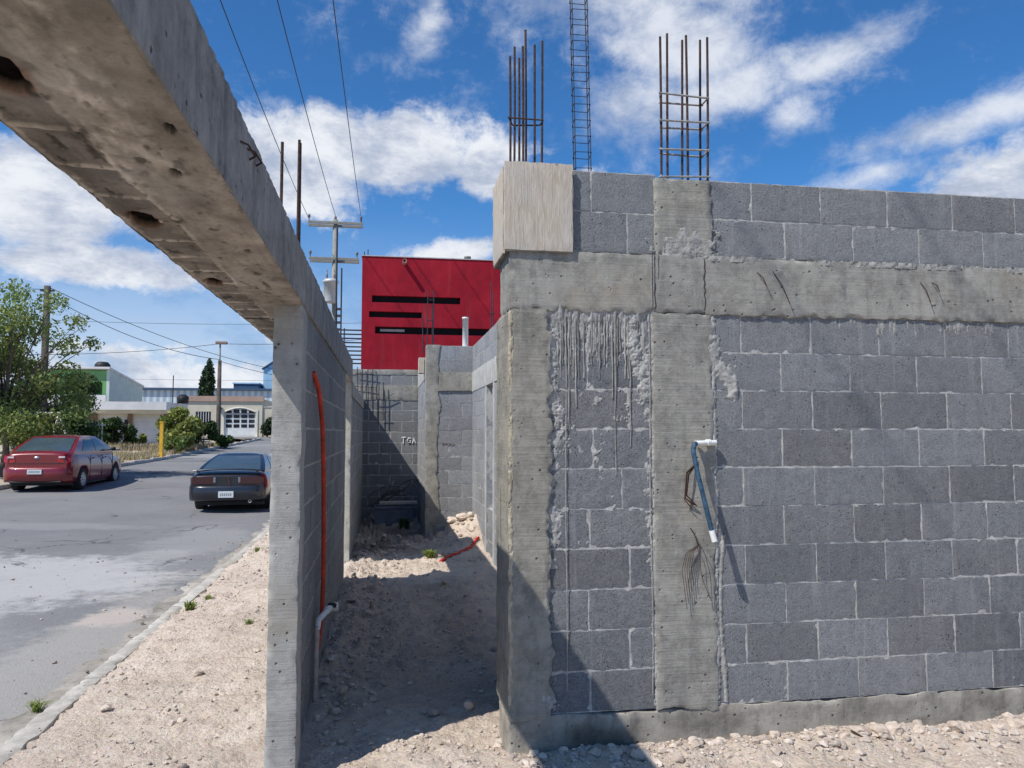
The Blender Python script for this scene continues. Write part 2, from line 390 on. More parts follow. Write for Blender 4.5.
TAILR = m_simple('tail_lamp_red', (.38, .012, .018), .15, 0, .1, 5, 0, .7); TAILD = m_simple('tail_lamp_smoked', (.045, .010, .010), .15, 0, .1, 5, 0, .7)
PLATE = m_simple('plate', (.62, .66, .66), .5, 0, .05, 30, 0); CARG = m_simple('car_glass', (.05, .075, .09), .05, 0, .1, 3, 0, .9); BLACKT = m_simple('black_trim', (.02, .02, .022), .6, 0, .1, 5, 0)
TRAYG = m_simple('grey_tray_plastic', (.15, .165, .20), .7, 0, .2, 8, .1)

# ------------------------------------------------------------------ terrain height
def XE(y): return np.interp(y, [0, 22, 27, 36, 56, 400], [-10.2, -10.1, -9.75, -9.15, -8.7, -8.7])
def G(x, y):
    x = np.asarray(x, float); y = np.asarray(y, float)
    base = np.interp(y, [0, 10, 18, 24, 30, 36, 56, 62, 90, 400], [-.22, -.22, -.21, -.02, .25, .5, 1.07, 1.15, 1.4, 1.6])
    cross = .14*sst(-3, -9, x)*(1-sst(26, 36, y))
    road = base+cross
    lot = np.where(y > 20, np.maximum(0, (base+.1)*sst(16, 30, y)), 0)*1.0
    w = sst(-1.95, -.9, x)
    side = road+.13
    r = np.where(x > -1.95, side*(1-w)+lot*w, road)
    return np.where(x < XE(y), road+.12, r)
# ================================================================== GROUND
# far terrain sheet, well below the detailed sheets where they overlap
xs = np.concatenate([np.linspace(-260, -42, 12), np.linspace(-40, 12, 105), np.linspace(14, 260, 14)])
ys = np.concatenate([np.linspace(-120, -8, 8), np.linspace(-5, 70, 100), np.linspace(75, 420, 16)])
X, Y = np.meshgrid(xs, ys, indexing='ij'); Z = G(X, Y)
Z = Z - .12*((X > -10.6) & (X < 6) & (Y < 62) & (Y > -6)) - .1*((Y > 52) & (Y < 62.5) & (X > -60) & (X < 40))
tag(MB().grid(P3(X, Y, Z), 0, (.8, .8, .75)).build('ground', DIRT), kind='structure')
# road
xs = np.linspace(-10.25, -1.93, 60); ys = np.concatenate([np.linspace(-5, 20, 120), np.linspace(20.4, 60, 90)])
X, Y = np.meshgrid(xs, ys, indexing='ij'); X = -1.93+(X+1.93)/8.32*(-1.93-XE(Y)); Z = G(np.clip(X, XE(Y)+.02, -1.96), Y)+.006*fbm(P3(X*1.2, Y*1.2, 0), 3, 4)
Z += -.035*np.exp(-((X+1.95)/.35)**2)
tag(MB().grid(P3(X, Y, Z), 0).build('road', ASPH), kind='structure')
X, Y = np.meshgrid(np.linspace(-40, 30, 140), np.linspace(55.5, 60.9, 14), indexing='ij')
tag(MB().grid(P3(X, Y, G(np.clip(X, -10.1, -3), Y)+.01), 0).build('cross_street', ASPH), kind='structure')
# dirt lot near the camera
def dirtz(X, Y):
    p = P3(X, Y, 0)
    z = G(X, Y)
    lum = fbm(p*1.3, 4, 21)*.03+fbm(p*6, 4, 22)*.026+.030*np.clip(fbm(p*10, 4, 28)-.1, 0, 1)
    n = fbm(p*16, 4, 23); z = z+lum+.016*np.clip(n, -.2, 1)
    nn = fbm(p*42, 3, 24); z = z+.012*np.clip(nn, -.15, 1)-.022*np.clip(fbm(p*27, 3, 27)-.22, 0, 1)
    # loose soil heaped along the street wall, in the corridor and in front of the house
    heap = .07*np.exp(-((X+.34)/.22)**2)*sst(3.9, 4.6, Y)*(1-sst(9, 12, Y))*(.6+.8*fbm(p*2.5, 3, 31))
    heap += .045*np.exp(-((Y-3.68)/.2)**2)*sst(.4, .75, X)*(.5+.9*np.clip(fbm(p*3, 3, 32)+.4, 0, 2))
    heap += .42*np.exp(-((X-1.3)/.42)**2-((Y-11.35)/1.1)**2)*(.8+.5*fbm(p*3, 3, 33))
    heap += .05*np.exp(-((X-.5)/.5)**2-((Y-3.2)/.4)**2)*0
    clod = np.clip(fbm(p*13, 4, 35)-.02, 0, 1)*(.055*sst(-.5, -.2, X)*sst(4, 5, Y)*sst(1.3, .9, X)+.08*np.exp(-((X+.25)/.3)**2)*sst(4, 5, Y)+.09*sst(10, 11.5, Y)*sst(15.5, 13, Y))
    z = z+heap+clod
    z = z - .045*sst(.2, -.3, X)*sst(5.2, 3.9, Y)*sst(-1.4, -.8, X)
    z = z - .03*sst(-1.78, -1.95, X)
    return z
ys = [ .6 ]
while ys[-1] < 18: ys.append(ys[-1]+max(.014, .0042*ys[-1]))
ys = np.array(ys); xs = np.linspace(-1.93, 4.6, 340)
X, Y = np.meshgrid(xs, ys, indexing='ij'); Z = dirtz(X, Y)
pp = P3(X, Y, 0)
tone = 1.0-.62*np.clip(sst(9.9, 10.6, Y)*sst(1.1, .4, X)*sst(-.6, -.4, X)*(.75+fbm(pp*2, 3, 41)), 0, 1)  # far end of the passage darkened in the colour to deepen its shade
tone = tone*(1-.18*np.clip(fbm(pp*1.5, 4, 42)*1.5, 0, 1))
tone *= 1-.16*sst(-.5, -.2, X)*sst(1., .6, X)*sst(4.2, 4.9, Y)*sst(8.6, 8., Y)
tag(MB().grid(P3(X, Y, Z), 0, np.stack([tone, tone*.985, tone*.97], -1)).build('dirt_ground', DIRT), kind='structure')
# kerb
k = MB()
for i in range(18):
    y0 = -3+i*2.2; zc = lambda y: float(G(-2.2, y))
    r = random.random
    a, b = zc(y0), zc(y0+2.2)
    kb = MB(); kb.rough(-2.045+.02*r(), -1.905, y0+.006, y0+2.194, -.12, .115+.012*r(), .04, .012, 7, .02, seed=i+3)
    for v in kb.v: v[:, 2] += a+(b-a)*(v[:, 1]-y0)/2.2
    for v, f in zip(kb.v, range(6)): pass
    n0 = k.n; k.v += kb.v; k.c += [c*(.84+.22*r())*np.array([1.04, 1., .94]) for c in kb.c]; k.f += [[q+n0 for q in f] for f in kb.f]; k.m += kb.m; k.sm += kb.sm; k.n += kb.n
tag(k.build('kerb', CURB), kind='structure')
k = MB(); ys = np.linspace(-3, 24, 500); xs = np.linspace(-2.42, -2.03, 26); X, Y = np.meshgrid(xs, ys, indexing='ij')
wv = .10*fbm(P3(0*X, Y*3.2, 0), 6, 61)*((X < -2.38))
k.grid(P3(X+wv, Y, G(np.full_like(X, -2.3), Y)-.012+.010*fbm(P3(X*5, Y*5, 0), 3, 62)+.02*(X+2.2)), 0, np.stack([(.72+.4*fbm(P3(X*3, Y*3, 0), 5, 66))*q for q in (1.05, .98, .90)], -1))
tag(k.build('gutter', CURB), kind='structure')
k = MB()
for i in range(20):
    y0 = 20+i*1.9; a = float(G(-10.6, y0)); xe = float(XE(y0+.95)); k.box(xe-.15, xe+.02, y0, y0+1.88, a-.15, a+.03, bev=.02, col=(.95,)*3, rz=-math.atan(float(XE(y0+1.9)-XE(y0))/1.9))
tag(k.build('kerb_far', CURB), kind='structure')

# stones
def ico(sub=0):
    p = (1+5**.5)/2
    v = np.array([(-1,p,0),(1,p,0),(-1,-p,0),(1,-p,0),(0,-1,p),(0,1,p),(0,-1,-p),(0,1,-p),(p,0,-1),(p,0,1),(-p,0,-1),(-p,0,1)], float)
    f = [(0,11,5),(0,5,1),(0,1,7),(0,7,10),(0,10,11),(1,5,9),(5,11,4),(11,10,2),(10,7,6),(7,1,8),(3,9,4),(3,4,2),(3,2,6),(3,6,8),(3,8,9),(4,9,5),(2,4,11),(6,2,10),(8,6,7),(9,8,1)]
    v /= np.linalg.norm(v[0])
    for _ in range(sub):
        c = {}; v = list(map(tuple, v)); nf = []
        def mid(a, b):
            q = (min(a, b), max(a, b))
            if q not in c:
                m = (np.array(v[a])+np.array(v[b]))/2; m /= np.linalg.norm(m); c[q] = len(v); v.append(tuple(m))
            return c[q]
        for (a, b, d) in f:
            x, y, z = mid(a, b), mid(b, d), mid(d, a); nf += [(a, x, z), (b, y, x), (d, z, y), (x, y, z)]
        f = nf; v = np.array(v)
    return v, f
I0 = ico(0); I1 = ico(1); I2 = ico(2)
def stone_geo(base, size, seed):
    v, f = base; r = np.random.default_rng(seed)
    q = v*(1+.32*vn(v*1.3+seed*5.1, 3)[:, None]+.15*vn(v*3+seed, 5)[:, None])
    for _ in range(5):   # facets
        nrm = r.normal(size=3); nrm /= np.linalg.norm(nrm); d = q@nrm; lim = .55+.3*r.random(); q = q-np.outer(np.clip(d-lim, 0, None), nrm)
    q = q*np.array([1, .6+.5*r.random(), .45+.35*r.random()])
    a = r.random()*2*pi; ca, sa = cos(a), sin(a); q = np.c_[q[:, 0]*ca-q[:, 1]*sa, q[:, 0]*sa+q[:, 1]*ca, q[:, 2]]
    return q*size, f
LIB0 = [stone_geo(I0, 1, i) for i in range(12)]; LIB1 = [stone_geo(I1, 1, i+20) for i in range(12)]
def scatter(n, fx, smin, smax, lib, mb, powr=3):
    pts = fx(n); V = []; F = []; C = []; off = 0
    zz = dirtz(pts[:, 0], pts[:, 1])
    fl = None
    for i, (x, y) in enumerate(pts):
        s = smin+(smax-smin)*RNG.random()**powr; v, f = lib[RNG.integers(len(lib))]
        V.append(v*s+np.array([x, y, zz[i]+s*.22])); F.append(np.array(f)+off); off += len(v)
        b = .72+.42*RNG.random(); w = .04*(RNG.random()-.5); C.append(np.tile((b+w, b, b-w), (len(v), 1)))
    mb.add(np.concatenate(V), np.concatenate(F).tolist(), 0, np.concatenate(C))
def reg(x0, x1, y0, y1, keep=None):
    def f(n):
        o = np.zeros((0, 2))
        while len(o) < n:
            p = np.c_[x0+(x1-x0)*RNG.random(n*2), y0+(y1-y0)*RNG.random(n*2)]
            if keep: p = p[keep(p) > RNG.random(len(p))]
            o = np.r_[o, p]
        return o[:n]
    return f
g = MB()
cl = lambda s: (lambda p: np.clip(.35+1.3*fbm(P3(p[:, 0]*1.6, p[:, 1]*1.6, 0), 3, s), 0, 1))
scatter(3800, reg(-1.9, -.55, 3.2, 12, cl(3)), .002, .016, LIB0, g, 3.5)
scatter(330, reg(-1.9, -.55, 3.2, 12, cl(4)), .006, .028, LIB1, g, 3)
scatter(4200, reg(-.38, .7, 3.2, 9.5, lambda p: np.clip(.25+np.exp(-((p[:, 0]+.3)/.3)**2)+fbm(P3(p[:, 0]*2, p[:, 1]*2, 0), 3, 6), 0, 1)), .002, .018, LIB0, g, 3.5)
scatter(750, reg(-.38, 1.25, 3.9, 12, lambda p: np.clip(.15+np.exp(-((p[:, 0]+.3)/.25)**2)+.6*(p[:, 1] > 9.5), 0, 1)), .008, .042, LIB1, g, 3)
scatter(4200, reg(.3, 4.2, 2.9, 3.79, lambda p: np.clip(.25+np.exp(-((p[:, 1]-3.72)/.14)**2), 0, 1)), .002, .014, LIB0, g, 3)
scatter(650, reg(.6, 4.2, 3.2, 3.78, lambda p: np.clip(.2+np.exp(-((p[:, 1]-3.68)/.14)**2), 0, 1)), .007, .034, LIB1, g, 2.6)
tag(g.build('gravel', STONE), kind='stuff')
g = MB()   # crumbs of asphalt and stone on the road
pts = reg(-6.5, -2.2, 4.5, 15, lambda p: np.clip(.1+np.exp(-((p[:, 1]-10)/2.5)**2)*.5+np.exp(-((p[:, 0]+2.2)/.35)**2), 0, 1))(600)
zz = G(pts[:, 0], pts[:, 1])
for i, (x, y) in enumerate(pts):
    s = .004+.022*RNG.random()**5; v, f = LIB0[i % 12]; b = .35+.6*RNG.random(); g.add(v*s+np.array([x, y, zz[i]+.003]), f, 0, (b, b, b))
tag(g.build('road_crumbs', STONE), kind='stuff')
# rubble that can be told apart
def rubble(x, y, s, seed, label, group, tone=1., dz=0):
    v, f = stone_geo(I2, s, seed); v = v+.05*s*np.stack([fbm(v/s*2.5+9*a, 3, seed+a) for a in range(3)], -1)
    o = MB().add(v, f, 0, (tone, tone*.985, tone*.965)).build('rubble_stone', STONE)
    o.location = (x, y, float(dirtz(np.array([x]), np.array([y]))[0])+s*.25+dz); return tag(o, label, 'stone', group)
gr = 'rubble stones strewn along the foot of the block wall'
lb = 'pale angular rubble stone lying among many along the foot of the sunlit block wall'
i = 0
for (x, s) in [(1.02, .03), (1.12, .035), (1.24, .05), (1.36, .032), (1.52, .03), (1.9, .026), (2.2, .036), (2.31, .03), (2.42, .055), (2.52, .06), (2.62, .045), (2.74, .036), (2.93, .05), (3.0, .03), (3.2, .036), (3.34, .05)]:
    rubble(x, 3.70-.07*((i*37) % 5)/5, s, 100+i, lb, gr, .95+.1*((i*13) % 4)/4); i += 1
lb = 'pale rounded stone scattered among others on the dirt strip between kerb and concrete post'
for (x, y, s) in [(-1.55, 6.2, .03), (-1.2, 5.4, .04), (-.9, 5.9, .028), (-1.62, 5.0, .035), (-1.0, 7.6, .05), (-.8, 8.6, .04), (-1.3, 9.5, .05), (-1.1, 4.6, .03)]:
    rubble(x, y, s, 200+i, lb, 'loose stones on the dirt strip by the kerb'); i += 1
lb = 'rough clod of rubble in the shaded passage at the foot of the street wall'
for (x, y, s) in [(-.25, 5.6, .05), (-.2, 6.3, .045), (-.28, 7.2, .06), (-.22, 4.7, .04), (-.1, 6.9, .035), (-.3, 9.9, .11), (-.05, 10.1, .08), (.1, 10.4, .07), (.3, 11.2, .07), (.75, 9.9, .05)]:
    rubble(x, y, s, 230+i, lb, 'clods of rubble in the passage', .85); i += 1
lb = 'pale chunk of broken rubble on the sunlit heap in the far corner of the passage'
for (x, y, s, dz) in [(1.12, 11.3, .1, .02), (1.22, 11.1, .08, .03), (1.05, 10.9, .07, 0), (1.2, 10.6, .06, 0), (1.0, 11.35, .09, .0)]:
    rubble(x, y, s, 260+i, lb, 'chunks on the rubble heap in the far corner', 1.08, dz); i += 1

# ================================================================== WALL MAKING
def blocks(mb, axis, a0, a1, face, back, z0, n, joint, ch=.2025, L=.405, tone=(.86, 1.12), res=.022, depth=.0035, disp=.0016, chip=.0035, altoff=.2025, seed=0, gap=.0085, jit=.003, custom=None):
    """courses of concrete block: each block a rough box, mortar behind (material 1)"""
    s = np.sign(back-face)
    for r in range(n):
        zb = z0+r*ch; zt = zb+ch
        if custom: js = custom[r % len(custom)]
        else:
            j = joint+(altoff if r % 2 else 0); j -= math.ceil((j-a0)/L)*L; js = []
            while j < a1:
                if j > a0+.03 and j < a1-.03: js.append(j)
                j += L
        e = [a0]+list(js)+[a1]
        for i in range(len(e)-1):
            p = e[i]+gap/2*(1 if i else 0); q = e[i+1]-gap/2*(1 if i < len(e)-2 else 0)
            if q-p < .02: continue
            g = tone[0]+(tone[1]-tone[0])*RNG.random(); w = .03*(RNG.random()-.5)
            jo = jit*(RNG.random()-.5); jz = .003*(RNG.random()-.5)
            A = (p, q, min(face+jo, back), max(face+jo, back)) if axis == 'x' else None
            f0, f1 = sorted((face+jo, back-s*.01))
            if axis == 'x': bb = (p, q, f0, f1)
            else: bb = (f0, f1, p, q)
            mb.rough(*bb, zb+gap/2+jz, zt-gap/2+jz, res, disp, 40, chip, mi=0, col=(g-w, g, g+w), seed=seed+r*31+i, smooth=False if res > .2 else True)
    f0, f1 = sorted((face+s*depth, back-s*.02))
    bb = (a0+.004, a1-.004, f0, f1) if axis == 'x' else (f0, f1, a0+.004, a1-.004)
    mb.rough(*bb, z0, z0+n*ch, max(res*.8, .014), .0032, 30, 0, mi=1, seed=seed+500)
def ragx(ampL, ampR, fr=7, seed=0, rng=.06, axis=0, ampT=0, ampB=0):
    def f(Gp, lo, hi):
        o = np.zeros_like(Gp); z = Gp[..., 2]
        q = P3(0*z, seed*3.3, z*fr); wl = 1-sst(0, rng, Gp[..., axis]-lo[axis]); wr = 1-sst(0, rng, hi[axis]-Gp[..., axis])
        o[..., axis] = wl*ampL*fbm(q, 4, seed)*1.6+wr*ampR*fbm(q+40, 4, seed+9)*1.6
        if ampT or ampB:
            a = Gp[..., axis]; q = P3(a*fr, seed*5.3, 0*a)
            o[..., 2] = (1-sst(0, .05, hi[2]-z))*ampT*fbm(q, 4, seed+3)*1.6+(1-sst(0, .05, z-lo[2]))*ampB*fbm(q+20, 4, seed+4)*1.6
        return o
    return f
def splash(mb, x0, x1, z0, z1, face, maskf, h=.012, res=.006, fr=14, seed=0, mi=0, col=None, axis='x', s=-1, sy=1):
    """clotted mortar: only where the height field rises above the wall face"""
    xs = np.arange(x0, x1, res); zs = np.arange(z0, z1, res); X, Z = np.meshgrid(xs, zs, indexing='ij')
    q = P3(X*fr, seed*2.7, Z*fr*sy); n1 = fbm(q, 5, seed); H = maskf(X, Z)+.5*n1+.32*(1-2.4*np.abs(fbm(q*2.1+9, 4, seed+2)))-.12
    hh = np.clip(H, -.02, 1)**1.0; d = h*np.clip(hh, 0, .7)/.7+h*.9*np.clip(hh, 0, .4)*fbm(q*4, 4, seed+1)
    Yv = face+s*(d-.003*(hh <= 0))
    Gd = P3(X, Yv, Z) if axis == 'x' else P3(Yv, X, Z)
    m = (H[:-1, :-1] > -.01) | (H[1:, 1:] > -.01) | (H[1:, :-1] > -.01)
    mb.grid(Gd, mi, col, True, mask=m); return mb

# ================================================================== THE UNFINISHED HOUSE (right)
Y0 = 3.80
H = thing('unfinished_house', 'unfinished grey concrete block house with raw columns, ring beam and rebar sticking out', 'house', (.61, 3.8, 0))
HP = lambda o: (setattr(o, 'parent', H), setattr(o, 'location', (-.61, -3.8, 0)), o)[2]
# footing
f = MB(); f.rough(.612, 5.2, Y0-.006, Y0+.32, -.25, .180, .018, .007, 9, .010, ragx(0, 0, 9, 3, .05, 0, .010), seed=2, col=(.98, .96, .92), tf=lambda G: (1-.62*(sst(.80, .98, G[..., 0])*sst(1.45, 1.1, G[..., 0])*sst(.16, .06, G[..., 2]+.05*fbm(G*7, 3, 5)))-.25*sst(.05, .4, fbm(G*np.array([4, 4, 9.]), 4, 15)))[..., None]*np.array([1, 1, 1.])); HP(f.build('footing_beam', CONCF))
# corner column, runs up to the ring beam; rag on its right edge
c = MB(); c.rough(.612, .828, Y0-.014, Y0+.44, .165, 2.215, .012, .004, 7, .014, ragx(.003, .026, 15, 5, .05), seed=5, col=(.98, .97, .94)); HP(c.build('corner_column', CONC))
# infill panel between the columns
mid = [[1.03], [1.235], [1.02], [1.24], [1.03], [1.20], [1.05], [1.24], [1.02], [1.22]]
w = MB(); blocks(w, 'x', .80, 1.385, Y0+.006, Y0+.16, .185, 10, 0, custom=mid, seed=40, tone=(.82, 1.08), res=.02, chip=.005); HP(w.build('block_infill', [BLOCK, MORTAR]))
# second column
c = MB(); c.rough(1.372, 1.70, Y0-.012, Y0+.16, .17, 2.21, .012, .004, 7, .010, ragx(.006, .012, 16, 15, .04, 0, 0, .025), seed=9); HP(c.build('column', CONC))
c = MB(); c.rough(1.385, 1.71, Y0-.011, Y0+.16, 2.512, 2.93, .012, .004, 9, .010, ragx(.008, .008, 16, 25, .04), seed=11, col=(1.03, 1.03, 1.02)); HP(c.build('column_stub', CONC))
# ring beam
c = MB(); c.rough(.612, 5.2, Y0-.013, Y0+.30, 2.203, 2.516, .016, .004, 6, .009, ragx(0, 0, 14, 35, .05, 0, .004, .010), seed=13); HP(c.build('ring_beam', CONCB))
# right hand wall
w = MB(); blocks(w, 'x', 1.69, 5.2, Y0, Y0+.16, .185, 10, 2.09, seed=80, altoff=.18, tone=(.78, 1.16)); HP(w.build('block_wall', [BLOCK, MORTAR]))
w = MB(); blocks(w, 'x', 1.705, 5.2, Y0, Y0+.16, 2.518, 2, 2.13, seed=130, altoff=-.19, tone=(.9, 1.2), ch=.207); HP(w.build('upper_block_course', [BLOCK, MORTAR]))
w = MB(); blocks(w, 'x', .93, 1.40, Y0, Y0+.16, 2.518, 2, 0, custom=[[1.24], [1.045]], ch=.214, seed=150, tone=(.95, 1.15)); HP(w.build('upper_block_course', [BLOCK, MORTAR]))
# plywood shutter at the corner
fb = MB(); fb.rough(.584, .942, Y0-.034, Y0-.016, 2.505, 2.965, .03, .002, 3, .004, seed=1); fw = HP(fb.build('plywood_panel', WOOD)); fw['label'] = 'plywood shutter board facing the camera'
fb = MB(); fb.rough(.578, .592, Y0-.014, Y0+.36, 2.49, 2.94, .03, .003, 3, .006, seed=2); HP(fb.build('plywood_panel', WOOD))
fb = MB(); fb.rough(.592, .945, Y0-.03, Y0+.42, 2.50, 2.93, .03, .003, 3, .006, seed=4); HP(fb.build('column_stub', CONC))
# left return of the column, then the recessed back part
w = MB(); blocks(w, 'y', 4.24, 4.9, .74, .9, .0, 12, 4.4, seed=170, res=.08, ch=.2075, tone=(.9, 1.1)); HP(w.build('block_wall', [BLOCK2, MORTAR]))
# house side wall in the passage (x=1.3) with its window gap
xr = 1.31
w = MB(); blocks(w, 'y', 4.9, 9.35, xr, xr+.16, .0, 11, 8.6, seed=200, res=.1, tone=(.95, 1.2)); blocks(w, 'y', 9.95, 11.6, xr, xr+.16, .0, 11, 10.2, seed=220, res=.08, tone=(1.0, 1.25))
blocks(w, 'y', 4.9, 11.6, xr, xr+.16, 2.5, 2, 8.7, seed=230, res=.08, tone=(1.0, 1.25)); HP(w.build('side_block_wall', [BLOCK2, MORTAR]))
w = MB(); blocks(w, 'y', 9.35, 9.95, xr+.02, xr+.14, .0, 3, 9.6, seed=240, res=.08); HP(w.build('window_breast', [BLOCK2, MORTAR]))
c = MB(); c.rough(xr-.012, xr+.17, 4.9, 11.6, 2.20, 2.505, .06, .003, 5, .012, seed=21, col=(1.25, 1.25, 1.25)); HP(c.build('side_ring_beam', CONCP))
c = MB(); c.rough(xr-.008, xr+.17, 9.95, 10.1, 0, 2.22, .06, .005, 5, .01, seed=22, col=(1.2,)*3); c.rough(xr-.008, xr+.17, 9.2, 9.35, 0, 2.22, .06, .005, 5, .01, seed=23, col=(1.2,)*3); HP(c.build('window_jamb', CONCP))
w = MB(); blocks(w, 'x', 1.48, 3.6, 10.6, 10.75, .0, 14, 1.7, seed=245, res=.3); HP(w.build('added_inner_wall', [BLOCK, MORTAR]))  # added partition, so the window gap looks onto a shaded face
# back wall of the recess, facing the camera (y=11.6)
w = MB(); blocks(w, 'x', .76, 1.34, 11.6, 11.75, .0, 11, .95, seed=250, res=.06, tone=(.85, 1.1)); blocks(w, 'x', .76, 1.34, 11.6, 11.75, 2.50, 2, .9, seed=260, res=.06, tone=(.9, 1.15)); HP(w.build('recess_block_wall', [BLOCK2, MORTAR]))
c = MB(); c.rough(.60, .80, 11.585, 11.78, 0, 2.92, .03, .008, 5, .012, ragx(.0, .035, 5, 51, .07), seed=24, col=(1.05,)*3); HP(c.build('recess_column', CONC))
c = MB(); c.rough(.79, 1.34, 11.575, 11.78, 2.215, 2.505, .05, .003, 5, .006, ragx(0, 0, 5, 55, .05, 0, 0, .008), seed=25); HP(c.build('recess_ring_beam', CONCB))
w = MB(); blocks(w, 'y', 11.78, 14.4, .60, .75, .0, 12, 12, seed=280, res=.08, tone=(1.0, 1.2)); HP(w.build('side_block_wall', [BLOCK2, MORTAR]))
c = MB(); c.rough(.592, .76, 11.78, 14.4, 2.41, 2.75, .08, .003, 5, .012, seed=26, col=(1.2,)*3); HP(c.build('side_ring_beam', CONCP))

# slurry drips and clotted mortar
sp = MB()
def near(x, c, w): return np.exp(-((x-c)/w)**2)
splash(sp, .80, .96, 1.45, 2.22, Y0+.004, lambda X, Z: .62*near(X, .84+.03*np.sin(Z*9), .045)*sst(1.45, 1.7, Z)-.36, .010, .0045, 26, 3)
splash(sp, 1.16, 1.40, 1.50, 2.22, Y0+.004, lambda X, Z: .85*near(X, 1.34-.07*sst(1.85, 2.0, Z), .045)*sst(1.6, 1.9, Z)-.42, .011, .0045, 26, 4)
splash(sp, .80, 1.40, .9, 2.22, Y0+.004, lambda X, Z: -.35+.25*near(X, .84, .04)+.3*near(X, 1.36, .03), .012, .007, 12, 5)
splash(sp, .80, 1.40, 2.0, 2.235, Y0+.002, lambda X, Z: -.62+.95*sst(2.08, 2.22, Z), .014, .0045, 34, 14, sy=.14)
splash(sp, .83, 1.36, 1.75, 2.2, Y0+.004, lambda X, Z: -.62+.62*sst(1.75, 2.15, Z), .007, .0045, 46, 114, sy=.10)
splash(sp, 1.66, 1.84, 1.6, 2.1, Y0-.002, lambda X, Z: -.3+.75*near(X, 1.70+.12*sst(2.0, 1.82, Z), .04)*sst(1.7, 1.8, Z), .012, .006, 16, 6)
splash(sp, 1.32, 1.45, .2, 2.2, Y0+.004, lambda X, Z: -.46+.62*near(X, 1.375, .018), .009, .006, 18, 7)
splash(sp, 1.66, 1.74, .2, 2.2, Y0-.004, lambda X, Z: -.46+.62*near(X, 1.705, .015), .008, .006, 18, 8)
splash(sp, .62, .90, .14, .42, Y0-.012, lambda X, Z: -.55+.65*near(X, .80, .06)*near(Z, .25, .06), .010, .0045, 34, 9)
splash(sp, .608, .634, .25, 2.2, Y0-.013, lambda X, Z: -.12+.25*near(X, .620, .006), .006, .004, 30, 19, sy=.35, col=(1.15, 1.02, .8))
sp.c = [q*.86 for q in sp.c]; HP(sp.build('mortar_clots', MORTAR))
sp = MB()
splash(sp, 1.33, 1.80, 2.5, 2.73, Y0-.010, lambda X, Z: -.42+.80*sst(2.72, 2.60, Z)*near(X, 1.56, .17)-.08, .006, .0045, 24, 10)
splash(sp, 1.60, 5.0, 2.49, 2.53, Y0-.012, lambda X, Z: -.12+0*X, .016, .008, 14, 11)
splash(sp, 1.715, 1.80, .2, 1.05, Y0-.002, lambda X, Z: -.35+.75*near(X, 1.735+.012*np.sin(Z*7), .012), .007, .005, 14, 12)
splash(sp, 2.4, 3.4, 1.9, 2.2, Y0-.002, lambda X, Z: -.72+.6*sst(2.0, 2.2, Z), .004, .006, 40, 16, sy=.12)
HP(sp.build('pale_mortar_smear', WHITEC))
dr = MB(); r = random.Random(5)
for i in range(28):
    x = .85+.47*((i*.618) % 1); L = r.choice([.12, .2, .28, .35, .45]) if i > 3 else (.62, .85, .5, .7)[i]
    if i == 0: x = .925
    if i == 1: x = 1.17
    n = 9; z = 2.21; pts = []; rr = []
    for k_ in range(n):
        t = k_/(n-1); pts.append((x+.003*r.uniform(-1, 1), Y0+.006-.003*r.random(), z-L*t)); rr.append((.0018+.0035*(1-t)+.0028*r.random())*(1.3 if k_ == n-1 else 1))
    b = r.uniform(.5, 1.1); dr.tube(pts, rr, 6, col=(b, b, b))
for (x0, L) in [(1.352, 1.95), (.906, 1.9)]:
    pts = [(x0+.003*sin(z*5), Y0-.003, 2.2-z) for z in np.linspace(0, L, 30)]; dr.tube(pts, [.0022+.0010*sin(q*3) for q in range(30)], 6, col=(1.05,)*3)
for x0, L in [(1.365, .28), (1.378, .2), (1.40, .12)]:
    dr.tube([(x0+.002*r.random(), Y0-.015, 2.512-q*L) for q in np.linspace(0, 1, 8)], [.006-.003*q for q in np.linspace(0, 1, 8)], 6, col=(.8,)*3)
HP(dr.build('slurry_drips', WHITEC))
# crack lines / formwork joints in the ring beam
for x0 in (1.385, 1.66):
    cr = MB(); cr.tube([(x0+.004*r.uniform(-1, 1), Y0-.0125, z) for z in np.linspace(2.225, 2.50, 14)], .0032, 5); HP(cr.build('formwork_joint', RUST))
for (xa, za, xb, zb) in [(1.96, 2.44, 2.0, 2.36), (2.05, 2.45, 2.13, 2.27), (2.93, 2.42, 2.97, 2.30), (3.0, 2.42, 3.03, 2.36)]:
    cr = MB(); cr.tube([(xa, Y0-.010, za), ((xa+xb)/2, Y0-.035, (za+zb)/2+.01), (xb, Y0-.04, zb)], .0028, 5); HP(cr.build('wire_end', RUST))

